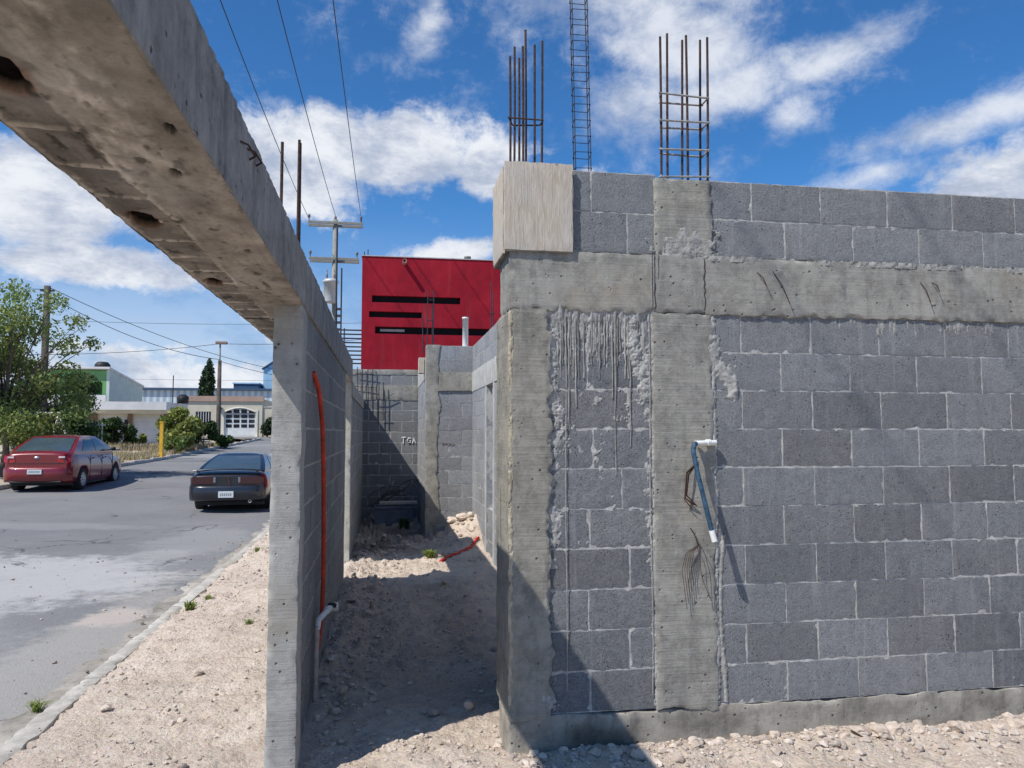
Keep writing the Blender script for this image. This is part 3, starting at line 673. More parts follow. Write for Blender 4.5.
# rebar bundles
def rebar(mb, p, q, r_=.0055, mi=0, bend=0):
    n = 14; p = np.array(p, float); q = np.array(q, float); pts = [p+(q-p)*t+np.array([bend*sin(t*pi), bend*.5*sin(t*2.3), 0]) for t in np.linspace(0, 1, n)]
    mb.tube(pts, r_, 7, mi)
def bundle(parent, name, rods, zst, x0, x1, y0, y1, off, rr=.0058, stmat=None, mat=RUST):
    root = bpy.data.objects.new(name, None); COL.objects.link(root); root.parent = parent; root.location = off
    for (a, b, rb) in rods:
        m = MB(); rebar(m, a, b, rr, 0, rb); m.build('rod', mat, root)
    for z in zst:
        m = MB(); e = rr+.004; dz = lambda: random.uniform(-.008, .008)
        k1 = (y1-y0)*.55; P = [(x0-e, y0-e, z+dz()), (x1+e, y0-e, z+dz()), (x1+e, y1+e, z+dz()), (x0-e+k1, y1+e, z+dz()), (x0-e, y0-e, z)]
        for a, b in zip(P[:-1], P[1:]): m.tube([a, b], .0042 if not stmat else .0055, 6)
        if stmat:
            for a in P[:4]: v, f_ = stone_geo(I1, .009+.005*random.random(), int(random.random()*99)); m.add(v+np.array(a), f_, 0)
        m.build('stirrup', stmat or mat, root)
    return root
OFF = (-.61, -3.8, 0)
yn, yf = 3.88, 3.95
bundle(H, 'rebar_bundle', [((.630, yn, 2.6), (.632, yn, 3.57), .003), ((.660, yf, 2.6), (.668, yf, 3.66), .004), ((.700, yn, 2.6), (.700, yn, 3.63), .002), ((.726, yf, 2.6), (.728, yf, 3.76), .003),
                        ((.776, yf, 2.6), (.778, yf, 3.68), .0), ((.795, yn, 2.6), (.806, yn, 3.67), .003), ((.690, yf, 2.6), (.693, yf, 3.60), .002)], [2.985, 3.235], .632, .797, yn, yf, OFF, .0064)
bundle(H, 'rebar_bundle', [((1.460, yn, 2.7), (1.466, yn, 3.75), .003), ((1.522, yf, 2.7), (1.533, yf, 3.81), .0), ((1.606, yf, 2.7), (1.622, yf, 3.78), .0), ((1.612, yn, 2.7), (1.616, yn, 3.77), .003),
                        ((1.712, yf, 2.7), (1.728, yf, 3.79), .0), ((1.722, yn, 2.7), (1.740, yn, 3.77), .004)], [2.97, 3.12, 3.28, 3.42], 1.468, 1.722, yn, yf, OFF, .0068, WHITEC)
# tall slender cage standing farther back inside the house
ca = bpy.data.objects.new('rebar_cage', None); COL.objects.link(ca); ca.parent = H; ca.location = OFF
yb = 6.0
def cg(x, y, z): return (x-.025*(z-3.7)/1.5, y, z)
for (x, y) in [(1.525, yb), (1.655, yb), (1.545, yb+.14), (1.675, yb+.14)]:
    m = MB(); m.tube([cg(x, y, 1.9), cg(x, y, 3.7), cg(x, y, 6.2)], .0045, 6); m.build('rod', STEEL, ca)
for k_ in range(32):
    z = 2.0+.135*k_; m = MB(); P = [cg(1.52, yb-.005, z), cg(1.66, yb-.005, z+.005), cg(1.68, yb+.145, z), cg(1.54, yb+.145, z)]; P.append(P[0])
    for a, b in zip(P[:-1], P[1:]): m.tube([a, b], .0032, 5)
    m.build('stirrup', STEEL, ca)
c = MB(); c.rough(1.5, 1.72, 5.9, 6.2, -.1, 2.2, .1, .005, 4, .01, seed=72); HP(c.build('column', CONC))
# rods on the back column and side wall; white vent pipe
bundle(H, 'rebar_bundle', [((.62, 11.66, 2.8), (.625, 11.66, 3.76), 0), ((.71, 11.66, 2.8), (.715, 11.66, 3.76), 0), ((.56, 11.74, 2.8), (.55, 11.74, 3.40), 0), ((.70, 11.74, 2.8), (.70, 11.74, 3.55), 0)], [3.3, 3.62], .62, .71, 11.65, 11.74, OFF, .008, mat=STEEL)
bundle(H, 'rebar_bundle', [((1.36, 9.9, 2.8), (1.36, 9.9, 3.56), 0), ((1.40, 9.98, 2.8), (1.40, 9.98, 3.45), 0)], [3.15], 1.36, 1.40, 9.9, 9.98, OFF, .007, mat=STEEL)
m = MB(); m.lathe([(.045, 2.8), (.045, 3.33), (.050, 3.33), (.050, 3.36), (.04, 3.36), (.04, 3.1)], (1.205, 11.68, 0), n=20); HP(m.build('vent_pipe', WHITEP))
for q in range(2):
    m = MB(); x = .597; m.box(.50, .585, 11.82, 12.0, 2.5+q*.0, 2.74, bev=.004)
    if q == 0: HP(m.build('timber_batten', WOOD))
# blue taped conduit stub out of the column, with rusty tie wires
cd = MB(); P = [(1.60, Y0-.03, 1.525), (1.565, Y0-.075, 1.525), (1.552, Y0-.085, 1.49), (1.567, Y0-.10, 1.38), (1.60, Y0-.115, 1.22), (1.635, Y0-.125, 1.06)]
t_ = np.linspace(0, 5, 30); Pa = np.array(P); Pi = np.stack([np.interp(t_, range(6), Pa[:, a]) for a in range(3)], -1)
cd.tube(Pi, .0125, 10); pipe = HP(cd.build('blue_conduit', BLUEP))
m = MB(); m.tube([(1.70, Y0-.03, 1.53), (1.575, Y0-.055, 1.527)], .0135, 10); m.tube([(1.665, Y0-.034, 1.53), (1.645, Y0-.04, 1.53)], .018, 10); m.build('white_sleeve', WHITEP, pipe)
m = MB(); m.tube([(1.628, Y0-.124, 1.09), (1.642, Y0-.128, 1.035)], .0155, 10); m.build('white_end_cap', WHITEP, pipe)
tw = MB(); r = random.Random(3)
for i in range(7):
    a = r.uniform(0, 1); x = 1.60-.02*a; P = [(1.60+.01*r.random(), Y0-.015, 1.43), (1.555-.03*a, Y0-.03-.02*a, 1.36+.02*a), (1.54-.02*a, Y0-.035, 1.27-.04*a), (1.58-.03*a+.02*r.random(), Y0-.03, 1.18+.05*r.random())]
    tw.tube(P, .0028, 5)
HP(tw.build('tie_wires', RUSTW))
tw = MB()
for i in range(7):
    a = r.uniform(-1, 1); top = (1.60+.008*a, Y0-.02, 1.0+.01*a); L = r.uniform(.1, .34)
    P = [top, (1.612+.02*a, Y0-.04, .95), (1.63+.03*a, Y0-.035, .86-.1*L), (1.665+.04*a*L, Y0-.018, .88-L)]
    if i < 5: P = [top, (1.565-.01*i, Y0-.04, .97), (1.55-.012*i, Y0-.04, .88), (1.57-.01*i, Y0-.03, .80-.03*i)]
    t_ = np.linspace(0, 3, 12); Pa = np.array(P); tw.tube(np.stack([np.interp(t_, range(4), Pa[:, q]) for q in range(3)], -1), .0014, 5)
tw.tube([(1.60, Y0-.02, 1.0), (1.58, Y0-.02, 1.06), (1.56, Y0-.015, 1.09)], .003, 5)
HP(tw.build('tie_wires', RUSTW))

# ================================================================== STREET WALL (left) with the beam overhead
W = thing('street_wall', 'grey block wall along the pavement with square end post and long concrete beam overhead', 'wall', (-.46, 3.8, 0))
WP = lambda o: (setattr(o, 'parent', W), setattr(o, 'location', (.46, -3.8, 0)), o)[2]
c = MB(); c.rough(-.538, -.398, 3.80, 4.0, -.3, 2.21, .018, .004, 4, .010, ragx(.003, .005, 8, 61), seed=31, col=(1, 1, 1)); WP(c.build('end_post', CONCP))
w = MB(); blocks(w, 'y', 4.0, 8.0, -.408, -.53, .0, 11, 4.35, seed=300, res=.035, tone=(.85, 1.05), gap=.010, chip=.004, ch=.2005); WP(w.build('block_wall', [m_block('block_smeared', (.33, .335, .345), (.24, .245, .255), .75), MORTAR]))
sp = MB()
splash(sp, 4.0, 8.0, 0, 2.2, -.410, lambda X, Z: -.42+.12*np.cos(Z*2*pi/.2005)**8, .009, .012, 6, 63, axis='y', s=1, sy=.5); WP(sp.build('mortar_smear', MORTAR))
c = MB(); c.rough(-.54, -.402, 7.98, 8.12, 0, 2.21, .05, .005, 5, .01, seed=33, col=(1.1,)*3); c.rough(-.56, -.405, 9.35, 9.52, -.1, 2.21, .03, .005, 5, .01, seed=34, col=(1.3, 1.28, 1.2)); WP(c.build('gate_post', CONCP))
w = MB(); blocks(w, 'y', 9.52, 14.45, -.405, -.53, .0, 10, 9.9, seed=340, res=.06, tone=(.95, 1.15), ch=.201); w.rough(-.54, -.39, 9.4, 14.45, 2.02, 2.2, .06, .006, 5, .012, mi=2, seed=36); WP(w.build('far_block_wall', [BLOCK2, MORTAR, CONCP]))
c = MB(); c.rough(-.70, -.56, -1.1, -.95, -.25, 2.21, .06, .004, 4, .01, seed=37); WP(c.build('far_end_post', CONCP))
# the beam: sides, top and a soffit with its own relief
bx0, bx1, bz0, bz1, by0, by1 = -.765, -.397, 2.2, 2.455, -1.1, 9.5
b = MB()
ys = np.concatenate([np.arange(by0, 4.2, .016), np.arange(4.2, by1+.01, .06)])
for (side) in (0, 1):
    zs = np.linspace(0, 1, 16); Yg, T = np.meshgrid(ys, zs, indexing='ij')
    x = np.full_like(Yg, (bx0, bx1)[side]); sg = (-1, 1)[side]
    Zg = bz0+(bz1-bz0)*T; q = P3(x, Yg, Zg)
    Xg = x+sg*(.004*fbm(q*4, 4, 71)+.0022*fbm(q*30, 3, 72)) - sg*.005*(np.exp(-(T/.06)**2)+np.exp(-((1-T)/.06)**2))*(.4+np.clip(fbm(q*30, 3, 73)*1.8, -.3, 1))
    Zg = Zg+.004*fbm(q*6, 3, 74)*sst(.8, 1, T)
    b.grid(P3(Xg, Yg, Zg), 0 if side else 0, None, True, flip=(side == 0))
xs = np.linspace(bx0+.004, bx1-.004, 10); Xg, Yg = np.meshgrid(xs, ys, indexing='ij'); b.grid(P3(Xg, Yg, bz1-.003+.003*fbm(P3(Xg*6, Yg*6, 0), 3, 74)), 0, None)
for yy in (by0, by1): b.box(bx0+.01, bx1-.01, yy-.001, yy+.001, bz0+.005, bz1-.002)
# soffit
ys2 = np.concatenate([np.arange(by0, 4.3, .0075), np.arange(4.3, by1, .05)]); xs2 = np.linspace(bx0, bx1, 60)
Xg, Yg = np.meshgrid(xs2, ys2, indexing='ij'); q = P3(Xg, Yg, 0)
u = (bx1-Xg); wob = .018*fbm(P3(Yg*2.5, Xg*4, 0), 3, 81)
zr = .0010*fbm(q*9, 4, 82)+.0018*fbm(q*45, 3, 83)
tone = np.ones(Xg.shape+(3,))*np.array([1.0, 1.0, 1.0])*(1+.55*fbm(P3(Xg*14, Yg*6, 7), 6, 92))[..., None]*(1-.35*np.clip(4*fbm(P3(Xg*60, Yg*30, 2), 4, 93)-1.2, 0, 1))[..., None]
# stamped block faces along the street-side half
lane = sst(-.622, -.630, Xg+wob+.012*fbm(q*25, 3, 97))*sst(-.752, -.744, Xg+.012*fbm(q*25, 3, 98))
yy_ = Yg+.02*fbm(P3(Xg*9, Yg*3, 5), 3, 84); cell = (yy_ / .235); fr_ = cell-np.floor(cell); fq = .05*fbm(P3(Xg*20, Yg*20, 8), 4, 96); ce = sst(.02, .07, fr_+fq)*sst(.97, .92, fr_+fq)
stamp = lane*ce*(Yg > 1.35)*sst(-.35, -.1, fbm(q*5, 3, 85)+.25)
zr += .002*stamp
tone = tone*(1-.36*stamp[..., None]*np.array([.93, .93, .92])*(1+.5*fbm(q*14, 4, 94))[..., None])
gapm = sst(-.610, -.618, Xg+wob)*sst(-.76, -.75, Xg)*(1-stamp)*(Yg > 1.2); ridge = gapm*np.clip(.55+1.8*fbm(P3(Xg*8, Yg*5, 0), 4, 86), 0, 1); tone = tone*(1-.6*np.clip(9*(fbm(P3(Xg*45, Yg*20, 4), 4, 99)-.28), 0, 1)*gapm)[..., None]
zr -= .002*ridge; tone = tone*(1+.55*ridge[..., None])
# board-marked pale zone near the camera
bm = sst(2.3, 1.7, Yg+.5*fbm(P3(Xg*6, 0*Yg, 0), 2, 3))*sst(-.46, -.50, Xg)*sst(-.64, -.60, Xg)*np.clip(.4+2.6*fbm(P3(Xg*45, Yg*16, 0), 4, 87), 0, 1)
tone = tone*(1+.62*bm[..., None]*np.array([.95, 1, 1.05])); zr -= .0018*bm
# dark tear-outs and rusty holes
to = np.clip((fbm(P3(Xg*34, Yg*12, 3), 5, 88)-.36)*10, 0, 1)*sst(-.42, -.5, Xg); zr += .0025*to; tone = tone*(1-.6*to[..., None])
for (cx, cy, rx, ry) in [(-.675, 1.40, .05, .085), (-.700, 2.35, .036, .085), (-.702, 3.28, .034, .075), (-.52, 3.5, .012, .02), (-.47, 2.7, .01, .03), (-.50, 1.9, .012, .035), (-.44, 1.62, .008, .03)]:
    d = np.sqrt(((Xg-cx)/rx)**2+((Yg-cy)/ry)**2)+.22*fbm(q*30, 3, 89); hmask = sst(1.05, .9, d); rim = sst(1.35, 1.0, d)*(1-hmask)
    zr += .02*hmask; tone = tone*(1-hmask[..., None]*np.array([.985, .992, .994]))*(1-rim[..., None]*np.array([.05, .3, .4])*(rx > .02))
Zg = bz0+zr+.006*(np.exp(-((Xg-bx0)/.008)**2)+np.exp(-((Xg-bx1)/.007)**2))*(.4+np.clip(1.5*fbm(q*14, 3, 90), -.2, 1))
Xg2 = Xg+np.where(Xg < bx0+.03, .008*fbm(P3(0*Yg, Yg*20, 0), 4, 91), 0)
so = MB(); so.grid(P3(Xg2, Yg, Zg), 0, tone, True, flip=True)
beam = WP(b.build('overhead_beam', CONCV)); s_ = so.build('beam_soffit', SOFFIT, beam)
# second strip of wall top behind the beam: rods and tie wires
def wrod(x, y, z0, z1, r_=.007, lean=0, mat=RUST):
    m = MB(); rebar(m, (x, y, z0), (x+lean, y, z1), r_); WP(m.build('rebar_rod', mat))
wrod(-.46, 3.42, 2.4, 2.86); wrod(-.452, 3.99, 2.4, 3.09, .0075); wrod(-.452, 4.06, 2.4, 3.10, .0075, -.003)
wrod(-.45, 7.05, 2.4, 3.45, .008, 0, STEEL); wrod(-.46, 8.0, 2.4, 3.28, .008, 0, STEEL)
m = MB()
for (y, z) in ((2.18, 2.37), (2.29, 2.39)): m.tube([(-.40, y-.06, z), (-.385, y, z+.012), (-.375, y+.06, z+.002), (-.40, y+.10, z+.004)], .003, 5)
WP(m.build('tie_wires', RUST))
# orange corrugated conduit and grey pipe with a white elbow
P = np.array([(-.405, 4.42, 1.93), (-.375, 4.50, 1.82), (-.362, 4.62, 1.62), (-.36, 4.72, 1.35), (-.36, 4.80, 1.0), (-.362, 4.86, .7), (-.368, 4.88, .5), (-.39, 4.85, .25)])
t_ = np.linspace(0, 7, 220); Pi = np.stack([np.interp(t_, range(8), P[:, a]) for a in range(3)], -1)
for a in range(3): Pi[:, a] = np.convolve(np.pad(Pi[:, a], 9, 'edge'), np.ones(19)/19, 'valid')
m = MB(); m.tube(Pi, .0135+.0015*np.sin(np.arange(220)*1.6), 12); WP(m.build('orange_conduit', ORANGE))
m = MB(); m.tube([(-.385, 4.62, -.05), (-.378, 4.66, .46)], .015, 12); m.tube([(-.355, 4.66, .15), (-.36, 4.70, .15)], .001, 4); gp = WP(m.build('grey_pipe', GREYP))
m = MB(); m.tube([(-.378, 4.66, .44), (-.372, 4.67, .49), (-.345, 4.80, .50), (-.325, 4.98, .49)], .017, 12); m.tube([(-.338, 4.86, .50), (-.334, 4.90, .50)], .023, 12); m.lathe([(.0, .0), (.03, .005), (.028, .05), (.012, .055), (0, .055)], (-.31, 5.06, .45), n=12); m.build('white_elbow', WHITEP, gp)
m = MB(); m.lathe([(.0, .0), (.026, .003), (.03, .02), (.02, .03), (0, .03)], (-.318, 5.0, .485), n=12); m.build('black_plug', BLACKT, gp)

# ================================================================== BOUNDARY WALL at the end of the passage
B = thing('boundary_wall', 'block wall closing the far end of the passage, half in diagonal shadow', 'wall', (.1, 14.45, 0))
BP = lambda o: (setattr(o, 'parent', B), setattr(o, 'location', (-.1, -14.45, 0)), o)[2]
w = MB(); blocks(w, 'x', -.6, .62, 14.45, 14.6, -.0, 11, -.1, seed=400, res=.07, tone=(.88, 1.1), ch=.2, gap=.012); blocks(w, 'x', -.75, .62, 14.45, 14.6, 2.46, 1, .1, seed=420, res=.07, tone=(.95, 1.15), ch=.2); BP(w.build('block_courses', [BLOCK, MORTAR]))
c = MB(); c.rough(-.75, .62, 14.44, 14.62, 2.185, 2.475, .04, .003, 5, .012, ragx(0, 0, 5, 95, .05, 0, 0, .02), seed=41, col=(1.05,)*3); c.rough(-.75, .62, 14.44, 14.62, 2.66, 2.765, .05, .007, 5, .012, seed=42, col=(1.05,)*3); BP(c.build('concrete_band', CONC))
for i, x in enumerate((-.50, -.41, -.31, -.22)):
    m = MB(); rebar(m, (x, 14.40, 2.25-.1*i), (x-.02, 14.40, 2.80+.02*(i % 2)), .007); BP(m.build('rebar_rod', STEEL))
for i, x in enumerate((-.12, -.04)):
    m = MB(); rebar(m, (x, 14.38, 1.75+.05*i), (x, 14.38, 2.52), .008); m.tube([(x-.04, 14.37, 1.95), (x+.06, 14.37, 1.96)], .005, 5); BP(m.build('rebar_rod', STEEL))
m = MB(); 
for z in (2.68, 2.44): m.tube([(-.55, 14.40, z), (-.2, 14.39, z-.02)], .006, 5)
m.tube([(-.22, 14.40, 2.18), (-.02, 14.39, 2.2), (.16, 14.38, 2.32)], .006, 5); BP(m.build('bent_bar', STEEL))
# chalk writing on the wall
chalk = stucco('chalk', (.74, .74, .72))
def strokes(parent_fn, name, segs, ox, oz, y, s, r_, mat):
    m = MB()
    for sg in segs: m.tube([(ox+a*s, y, oz+b*s) for a, b in sg], r_, 5)
    return parent_fn(m.build(name, mat))
strokes(BP, 'chalk_letters', [[(0, 1), (.7, 1.02)], [(.33, 1), (.36, 0)], [(1.5, .8), (1.2, .95), (.95, .55), (1.1, .1), (1.45, .2), (1.5, .5), (1.25, .5)], [(1.8, .0), (2.05, .95), (2.3, .05)], [(1.88, .4), (2.22, .42)]], .30, 1.38, 14.442, .115, .009, chalk)
strokes(BP, 'chalk_scribble', [[(0, 0), (2.2, -.15), (3.0, -.1)], [(2.9, 0), (3.2, .9), (3.1, .5)]], -.15, .62, 14.442, .1, .005, chalk)
strokes(HP, 'chalk_letters', [[(0, 0), (.2, .4), (.4, .1), (.6, .4), (.8, .0), (1.1, .3), (1.4, .0), (1.7, .3), (2.0, .1)]], .85, 1.40, 11.592, .1, .004, BROWN)

# things in the passage
T = thing('crate', 'grey rectangular plastic crate in the dark far end of the passage', 'crate', (.16, 13.45, 0))
m = MB(); zc = .0; 
m.box(-.32, .32, -.2, -.185, .02, .34, bev=.004); m.box(-.32, .32, .185, .2, .02, .34, bev=.004); m.box(-.32, -.305, -.185, .185, .02, .34, bev=.004); m.box(.305, .32, -.185, .185, .02, .34, bev=.004); m.box(-.3, .3, -.185, .185, .02, .035)
m.build('box', TRAYG, T); m = MB(); m.box(-.335, .335, -.215, -.2, .29, .325, bev=.004); m.box(-.335, -.32, -.2, .2, .29, .325, bev=.004); m.box(.32, .335, -.2, .2, .29, .325, bev=.004); m.build('rim', TRAYG, T)
m = MB(); m.rough(-.08, .56, 13.25, 13.55, .365, .405, .05, .003, 4, .006, seed=3); tag(m.build('board', GREYP), 'pale weathered board lying on the grey crate', 'board')
m = MB(); r = random.Random(9)
for i in range(9):
    a = r.uniform(-.35, .2); P = [(a+.11*q+r.uniform(-.05, .05), 13.85+r.uniform(-.12, .12), .05+.11*q*(1-.10*q)+i*.05+r.uniform(-.05, .05)) for q in range(6)]; m.tube(P, .009, 6)
tag(m.build('branch_pile', POLEW), 'dark tangle of dry branches behind the grey crate', 'branches')
P = np.array([(.69, 9.55, .045), (.8, 9.75, .06), (.95, 9.9, .05), (1.1, 10.1, .07), (1.26, 10.35, .12)]); t_ = np.linspace(0, 4, 30)
Pi = np.stack([np.interp(t_, range(5), P[:, a]) for a in range(3)], -1); Pi[:, 2] = dirtz(Pi[:, 0], Pi[:, 1])+.02
m = MB(); m.tube(Pi, .017, 8); tag(m.build('hose', m_simple('red_hose', (.55, .03, .02), .5, 0, .1, 9, 0)), 'short red hose lying on the dirt by the house side wall', 'hose')

# weeds
def tuft(x, y, h, n, label, z=None, mat=WEED, name='weed', spread=1.):
    m = MB(); r = np.random.default_rng(int(abs(x*1000+y*77)))
    for i in range(n):
        a = r.random()*2*pi; L = h*(.5+.6*r.random()); d = np.array([cos(a), sin(a)])*L*spread*(.3+.8*r.random()); bp = (r.random(2)-.5)*h*.7
        p0 = np.array([*bp, 0]); p1 = p0+np.array([*d*.4, L*.75]); p2 = p0+np.array([*d, L*(.6+.4*r.random())]); s = np.array([-d[1], d[0], 0]); s = s/np.linalg.norm(s)*h*.05
        b = .7+.5*r.random(); m.add([p0-s*.6, p0+s*.6, p1+s, p1-s, p2], [(0, 1, 2, 3), (3, 2, 4)], 0, (b*1.05, b, b*.9))
    o = m.build(name, mat)
    o.location = (x, y, z if z is not None else float(dirtz(np.array([x]), np.array([y]))[0])-.01); return tag(o, label, 'weed', 'weeds growing in the dirt')
tuft(-2.22, 5.55, .07, 110, 'small green grass tuft growing in the gutter nearest the camera', float(G(-2.2, 5.6))-.01, spread=1.5)
tuft(-1.80, 7.75, .10, 90, 'yellowish weed hugging the kerb where it is chipped')
tuft(-1.72, 8.15, .07, 60, 'low yellow-green weed behind the kerb, just beyond the larger kerbside weed')
tuft(-1.10, 6.75, .06, 50, 'small lone weed on the dirt strip close to the concrete post')
tuft(-1.15, 10.4, .12, 80, 'straggly green weed on the dirt strip left of the post, far along')
tuft(-1.55, 13.2, .22, 120, 'tall yellow-green weed at the kerb behind the black car')
tuft(.58, 9.85, .14, 160, 'pale green weed in the sunlit patch of the passage')
tuft(.33, 12.75, .2, 60, 'dark green weed beside the grey crate', mat=LEAF2)
tuft(-1.75, 11.3, .09, 70, 'thin weed at the kerb midway to the black car')

# ================================================================== RED HOUSE behind
def wall_open(mb, axis, a0, a1, z0, z1, opens, face, back, mi=0):
    A = sorted({a0, a1, *[q for o in opens for q in o[:2]]}); Zs = sorted({z0, z1, *[q for o in opens for q in o[2:]]})
    A = [a for a in A if a0 <= a <= a1]; Zs = [z for z in Zs if z0 <= z <= z1]
    def inside(a, z): return any(o[0] < a < o[1] and o[2] < z < o[3] for o in opens)
    P = (lambda a, f, z: (a, f, z)) if axis == 'x' else (lambda a, f, z: (f, a, z))
    for i in range(len(A)-1):
        for j in range(len(Zs)-1):
            if inside((A[i]+A[i+1])/2, (Zs[j]+Zs[j+1])/2): continue
            for f in (face, back): mb.add([P(A[i], f, Zs[j]), P(A[i+1], f, Zs[j]), P(A[i+1], f, Zs[j+1]), P(A[i], f, Zs[j+1])], [(0, 1, 2, 3)], mi)
    for o in list(opens)+[(a0, a1, z0, z1)]:
        a, b, c, d = o
        for (p, q) in (((a, c), (b, c)), ((b, c), (b, d)), ((b, d), (a, d)), ((a, d), (a, c))):
            mb.add([P(p[0], face, p[1]), P(q[0], face, q[1]), P(q[0], back, q[1]), P(p[0], back, p[1])], [(0, 1, 2, 3)], mi)
R = thing('red_house', 'deep red flat-roofed house with three long dark window slots behind the block walls', 'house', (1, 19, 0))
RP = lambda o: (setattr(o, 'parent', R), setattr(o, 'location', (-1, -19, 0)), o)[2]
slots = [(-.354, 1.83, 4.80, 4.97), (-.42, .87, 4.425, 4.575), (-.27, 2.9, 4.02, 4.20)]
w = MB(); wall_open(w, 'x', -.60, 4.5, 0, 5.94, slots, 19, 19.18); wall_open(w, 'y', 19.18, 25, 0, 5.94, [], -.60, -.42); wall_open(w, 'y', 19.18, 25, 0, 5.94, [], 4.32, 4.5); wall_open(w, 'x', -.42, 4.32, 0, 5.94, [], 24.8, 24.98)
RP(w.build('wall', RED))
m = MB(); m.box(-.42, 4.32, 19.18, 24.8, 5.6, 5.75); RP(m.build('roof', CONCP)); m = MB(); m.box(-.42, 4.32, 19.18, 24.8, 3.0, 3.2); RP(m.build('floor_slab', CONCP))
m = MB()
for a, b in ((-.62, 4.52),): m.box(a, b, 18.98, 19.2, 5.943, 5.965)
m.box(-.62, -.40, 19.2, 25, 5.943, 5.965); RP(m.build('parapet_cap', m_simple('cap_grey', (.45, .45, .47), .8)))
for s_ in slots:
    m = MB(); m.box(s_[0]+.003, s_[1]-.003, 19.12, 19.13, s_[2]+.003, s_[3]-.003); p = RP(m.build('slot_shade_sheet', m_simple('slot_shade', (.012, .012, .014), .7, 0, .1, 3, 0, .1) if 'slot_shade' not in MATS else MATS['slot_shade']))  # matte dark sheet standing in for the unlit inside of each opening
m = MB(); m.box(-.15, .45, 19.108, 19.116, 4.09, 4.15); RP(m.build('painted_reflection_strip', m_simple('reflection_paint', (.4, .42, .4), .8)))  # pale strip painting a bright reflection into the lowest slot
m = MB(); m.lathe([(.05, -.28), (.05, 0), ], (.43, 19, 5.80), 'y', 14); m.lathe([(.0, -.0), (.038, -.0), (.038, -.28), (.05, -.28)], (.43, 19, 5.80), 'y', 14); RP(m.build('roof_spout', m_simple('spout', (.35, .25, .22), .8)))
m = MB(); m.lathe([(.05, 5.7), (.05, 6.10), (.09, 6.10), (.09, 6.16), (0, 6.18)], (2.07, 19.6, 0), n=14); RP(m.build('roof_vent', POLEG))
for x in (-.56, -.47):
    m = MB(); rebar(m, (x, 19.3, 5.9), (x, 19.3, 6.12+.06*(x > -.5)), .012); RP(m.build('rebar_rod', STEEL))
# slatted metal screen left of the red house
L_ = thing('metal_screen', 'dark horizontal-bar metal screen beside the red house', 'screen', (-.95, 19.5, 0))
for i in range(9):
    m = MB(); m.box(-.55, .36, -.012, .012, 3.30+i*.105, 3.335+i*.105); m.build('bar', STEEL, L_)
for x, z in ((-.55, 4.2), (.34, 4.2), (-.1, 4.2)):
    m = MB(); m.box(x, x+.03, -.03, -.013, 0, z); m.build('post', STEEL, L_)

# ================================================================== POLES AND WIRES
U = thing('utility_pole', 'tall pale concrete power pole with two crossarms and a grey transformer', 'power pole', (-2.12, 32, .3))
m = MB(); m.lathe([(.17, 0), (.10, 10.1), (0, 10.12)], (0, 0, 0), n=14); m.build('mast', POLEG, U)
for z, x0, x1, zz_ in ((9.88, -1.1, 1.12, .0), (8.38, -1.03, .98, 0)):
    m = MB(); m.box(x0, x1, -.17, -.11, z, z+.11, bev=.01); m.box(x0, x1, .11, .17, z-.06, z+.05, bev=.01); arm = m.build('crossarm', POLEG, U)
    for x in (x0+.05, x1-.08, 0.0):
        q = MB(); q.lathe([(.02, 0), (.02, .12), (.06, .13), (.045, .17), (.06, .20), (.03, .26), (0, .27)], (x, -.14 if x else .0, z+.11), n=10); q.build('insulator', m_simple('porcelain', (.16, .13, .12), .3) if 'porcelain' not in MATS else MATS['porcelain'], arm)
m = MB(); m.lathe([(0, 6.55), (.26, 6.56), (.27, 6.6), (.27, 7.35), (.32, 7.36), (.32, 7.44), (.22, 7.52), (0, 7.54)], (-.12, -.42, 0), n=20); tr = m.build('transformer', TANK, U)
for x in (-.28, .02):
    m = MB(); m.lathe([(.03, 7.5), (.05, 7.55), (.03, 7.6), (.05, 7.65), (.03, 7.7), (.02, 7.9), (0, 7.9)], (x, -.42, 0), n=10); m.build('bushing', MATS['porcelain'], tr)
for i in range(5):
    m = MB(); m.box(.08, .3, -.05, .05, 5.2+i*.28, 5.3+i*.28, bev=.01); m.build('rack_insulator', MATS['porcelain'], U)
def wire(p, q, sag, r_=.012, label='', cat='wire', group='overhead wires'):
    p, q = np.array(p, float), np.array(q, float); n = 24; P = [p+(q-p)*t-np.array([0, 0, sag*4*t*(1-t)]) for t in np.linspace(0, 1, n)]
    m = MB(); m.tube(P, r_, 5); o = m.build('overhead_wire', WIREB); return tag(o, label, cat, group)
wire((-3.17, 32, 10.35), (-3.17, -8, 10.6), .7, .011, 'leftmost of three black power lines rising from the crossarm over the street')
wire((-2.12, 32, 10.55), (-2.2, -8, 10.8), .7, .011, 'middle one of three black power lines rising from the crossarm pole')
wire((-1.05, 32, 10.35), (-1.1, -8, 10.6), .6, .011, 'rightmost of three black power lines rising from the crossarm pole')
LP = thing('utility_pole', 'dark wooden pole standing behind the trees above the red sedan', 'power pole', (-15.45, 38, .5))
m = MB(); m.lathe([(.17, 0), (.14, 7.85), (0, 7.86)], (0, 0, 0), n=12); m.build('mast', POLEW, LP)
m = MB(); m.box(-.3, .3, -.06, .06, 7.6, 7.68); m.build('bracket', POLEW, LP)
SP = thing('street_lamp', 'slim concrete street lamp pole among the bushes in front of the garage', 'street lamp', (-9.22, 45, .75))
m = MB(); m.lathe([(.14, 0), (.10, 4.9), (0, 4.91)], (0, 0, 0), n=12); m.build('mast', POLEW, SP)
m = MB(); m.lathe([(.045, 4.9), (.045, 5.85), (0, 5.86)], (0, 0, 0), n=8); m.build('arm', POLEG, SP)
m = MB(); m.box(-.25, .38, -.14, .14, 5.82, 5.98, bev=.03); m.build('lamp_head', m_simple('lamp_brown', (.28, .2, .17), .6), SP)
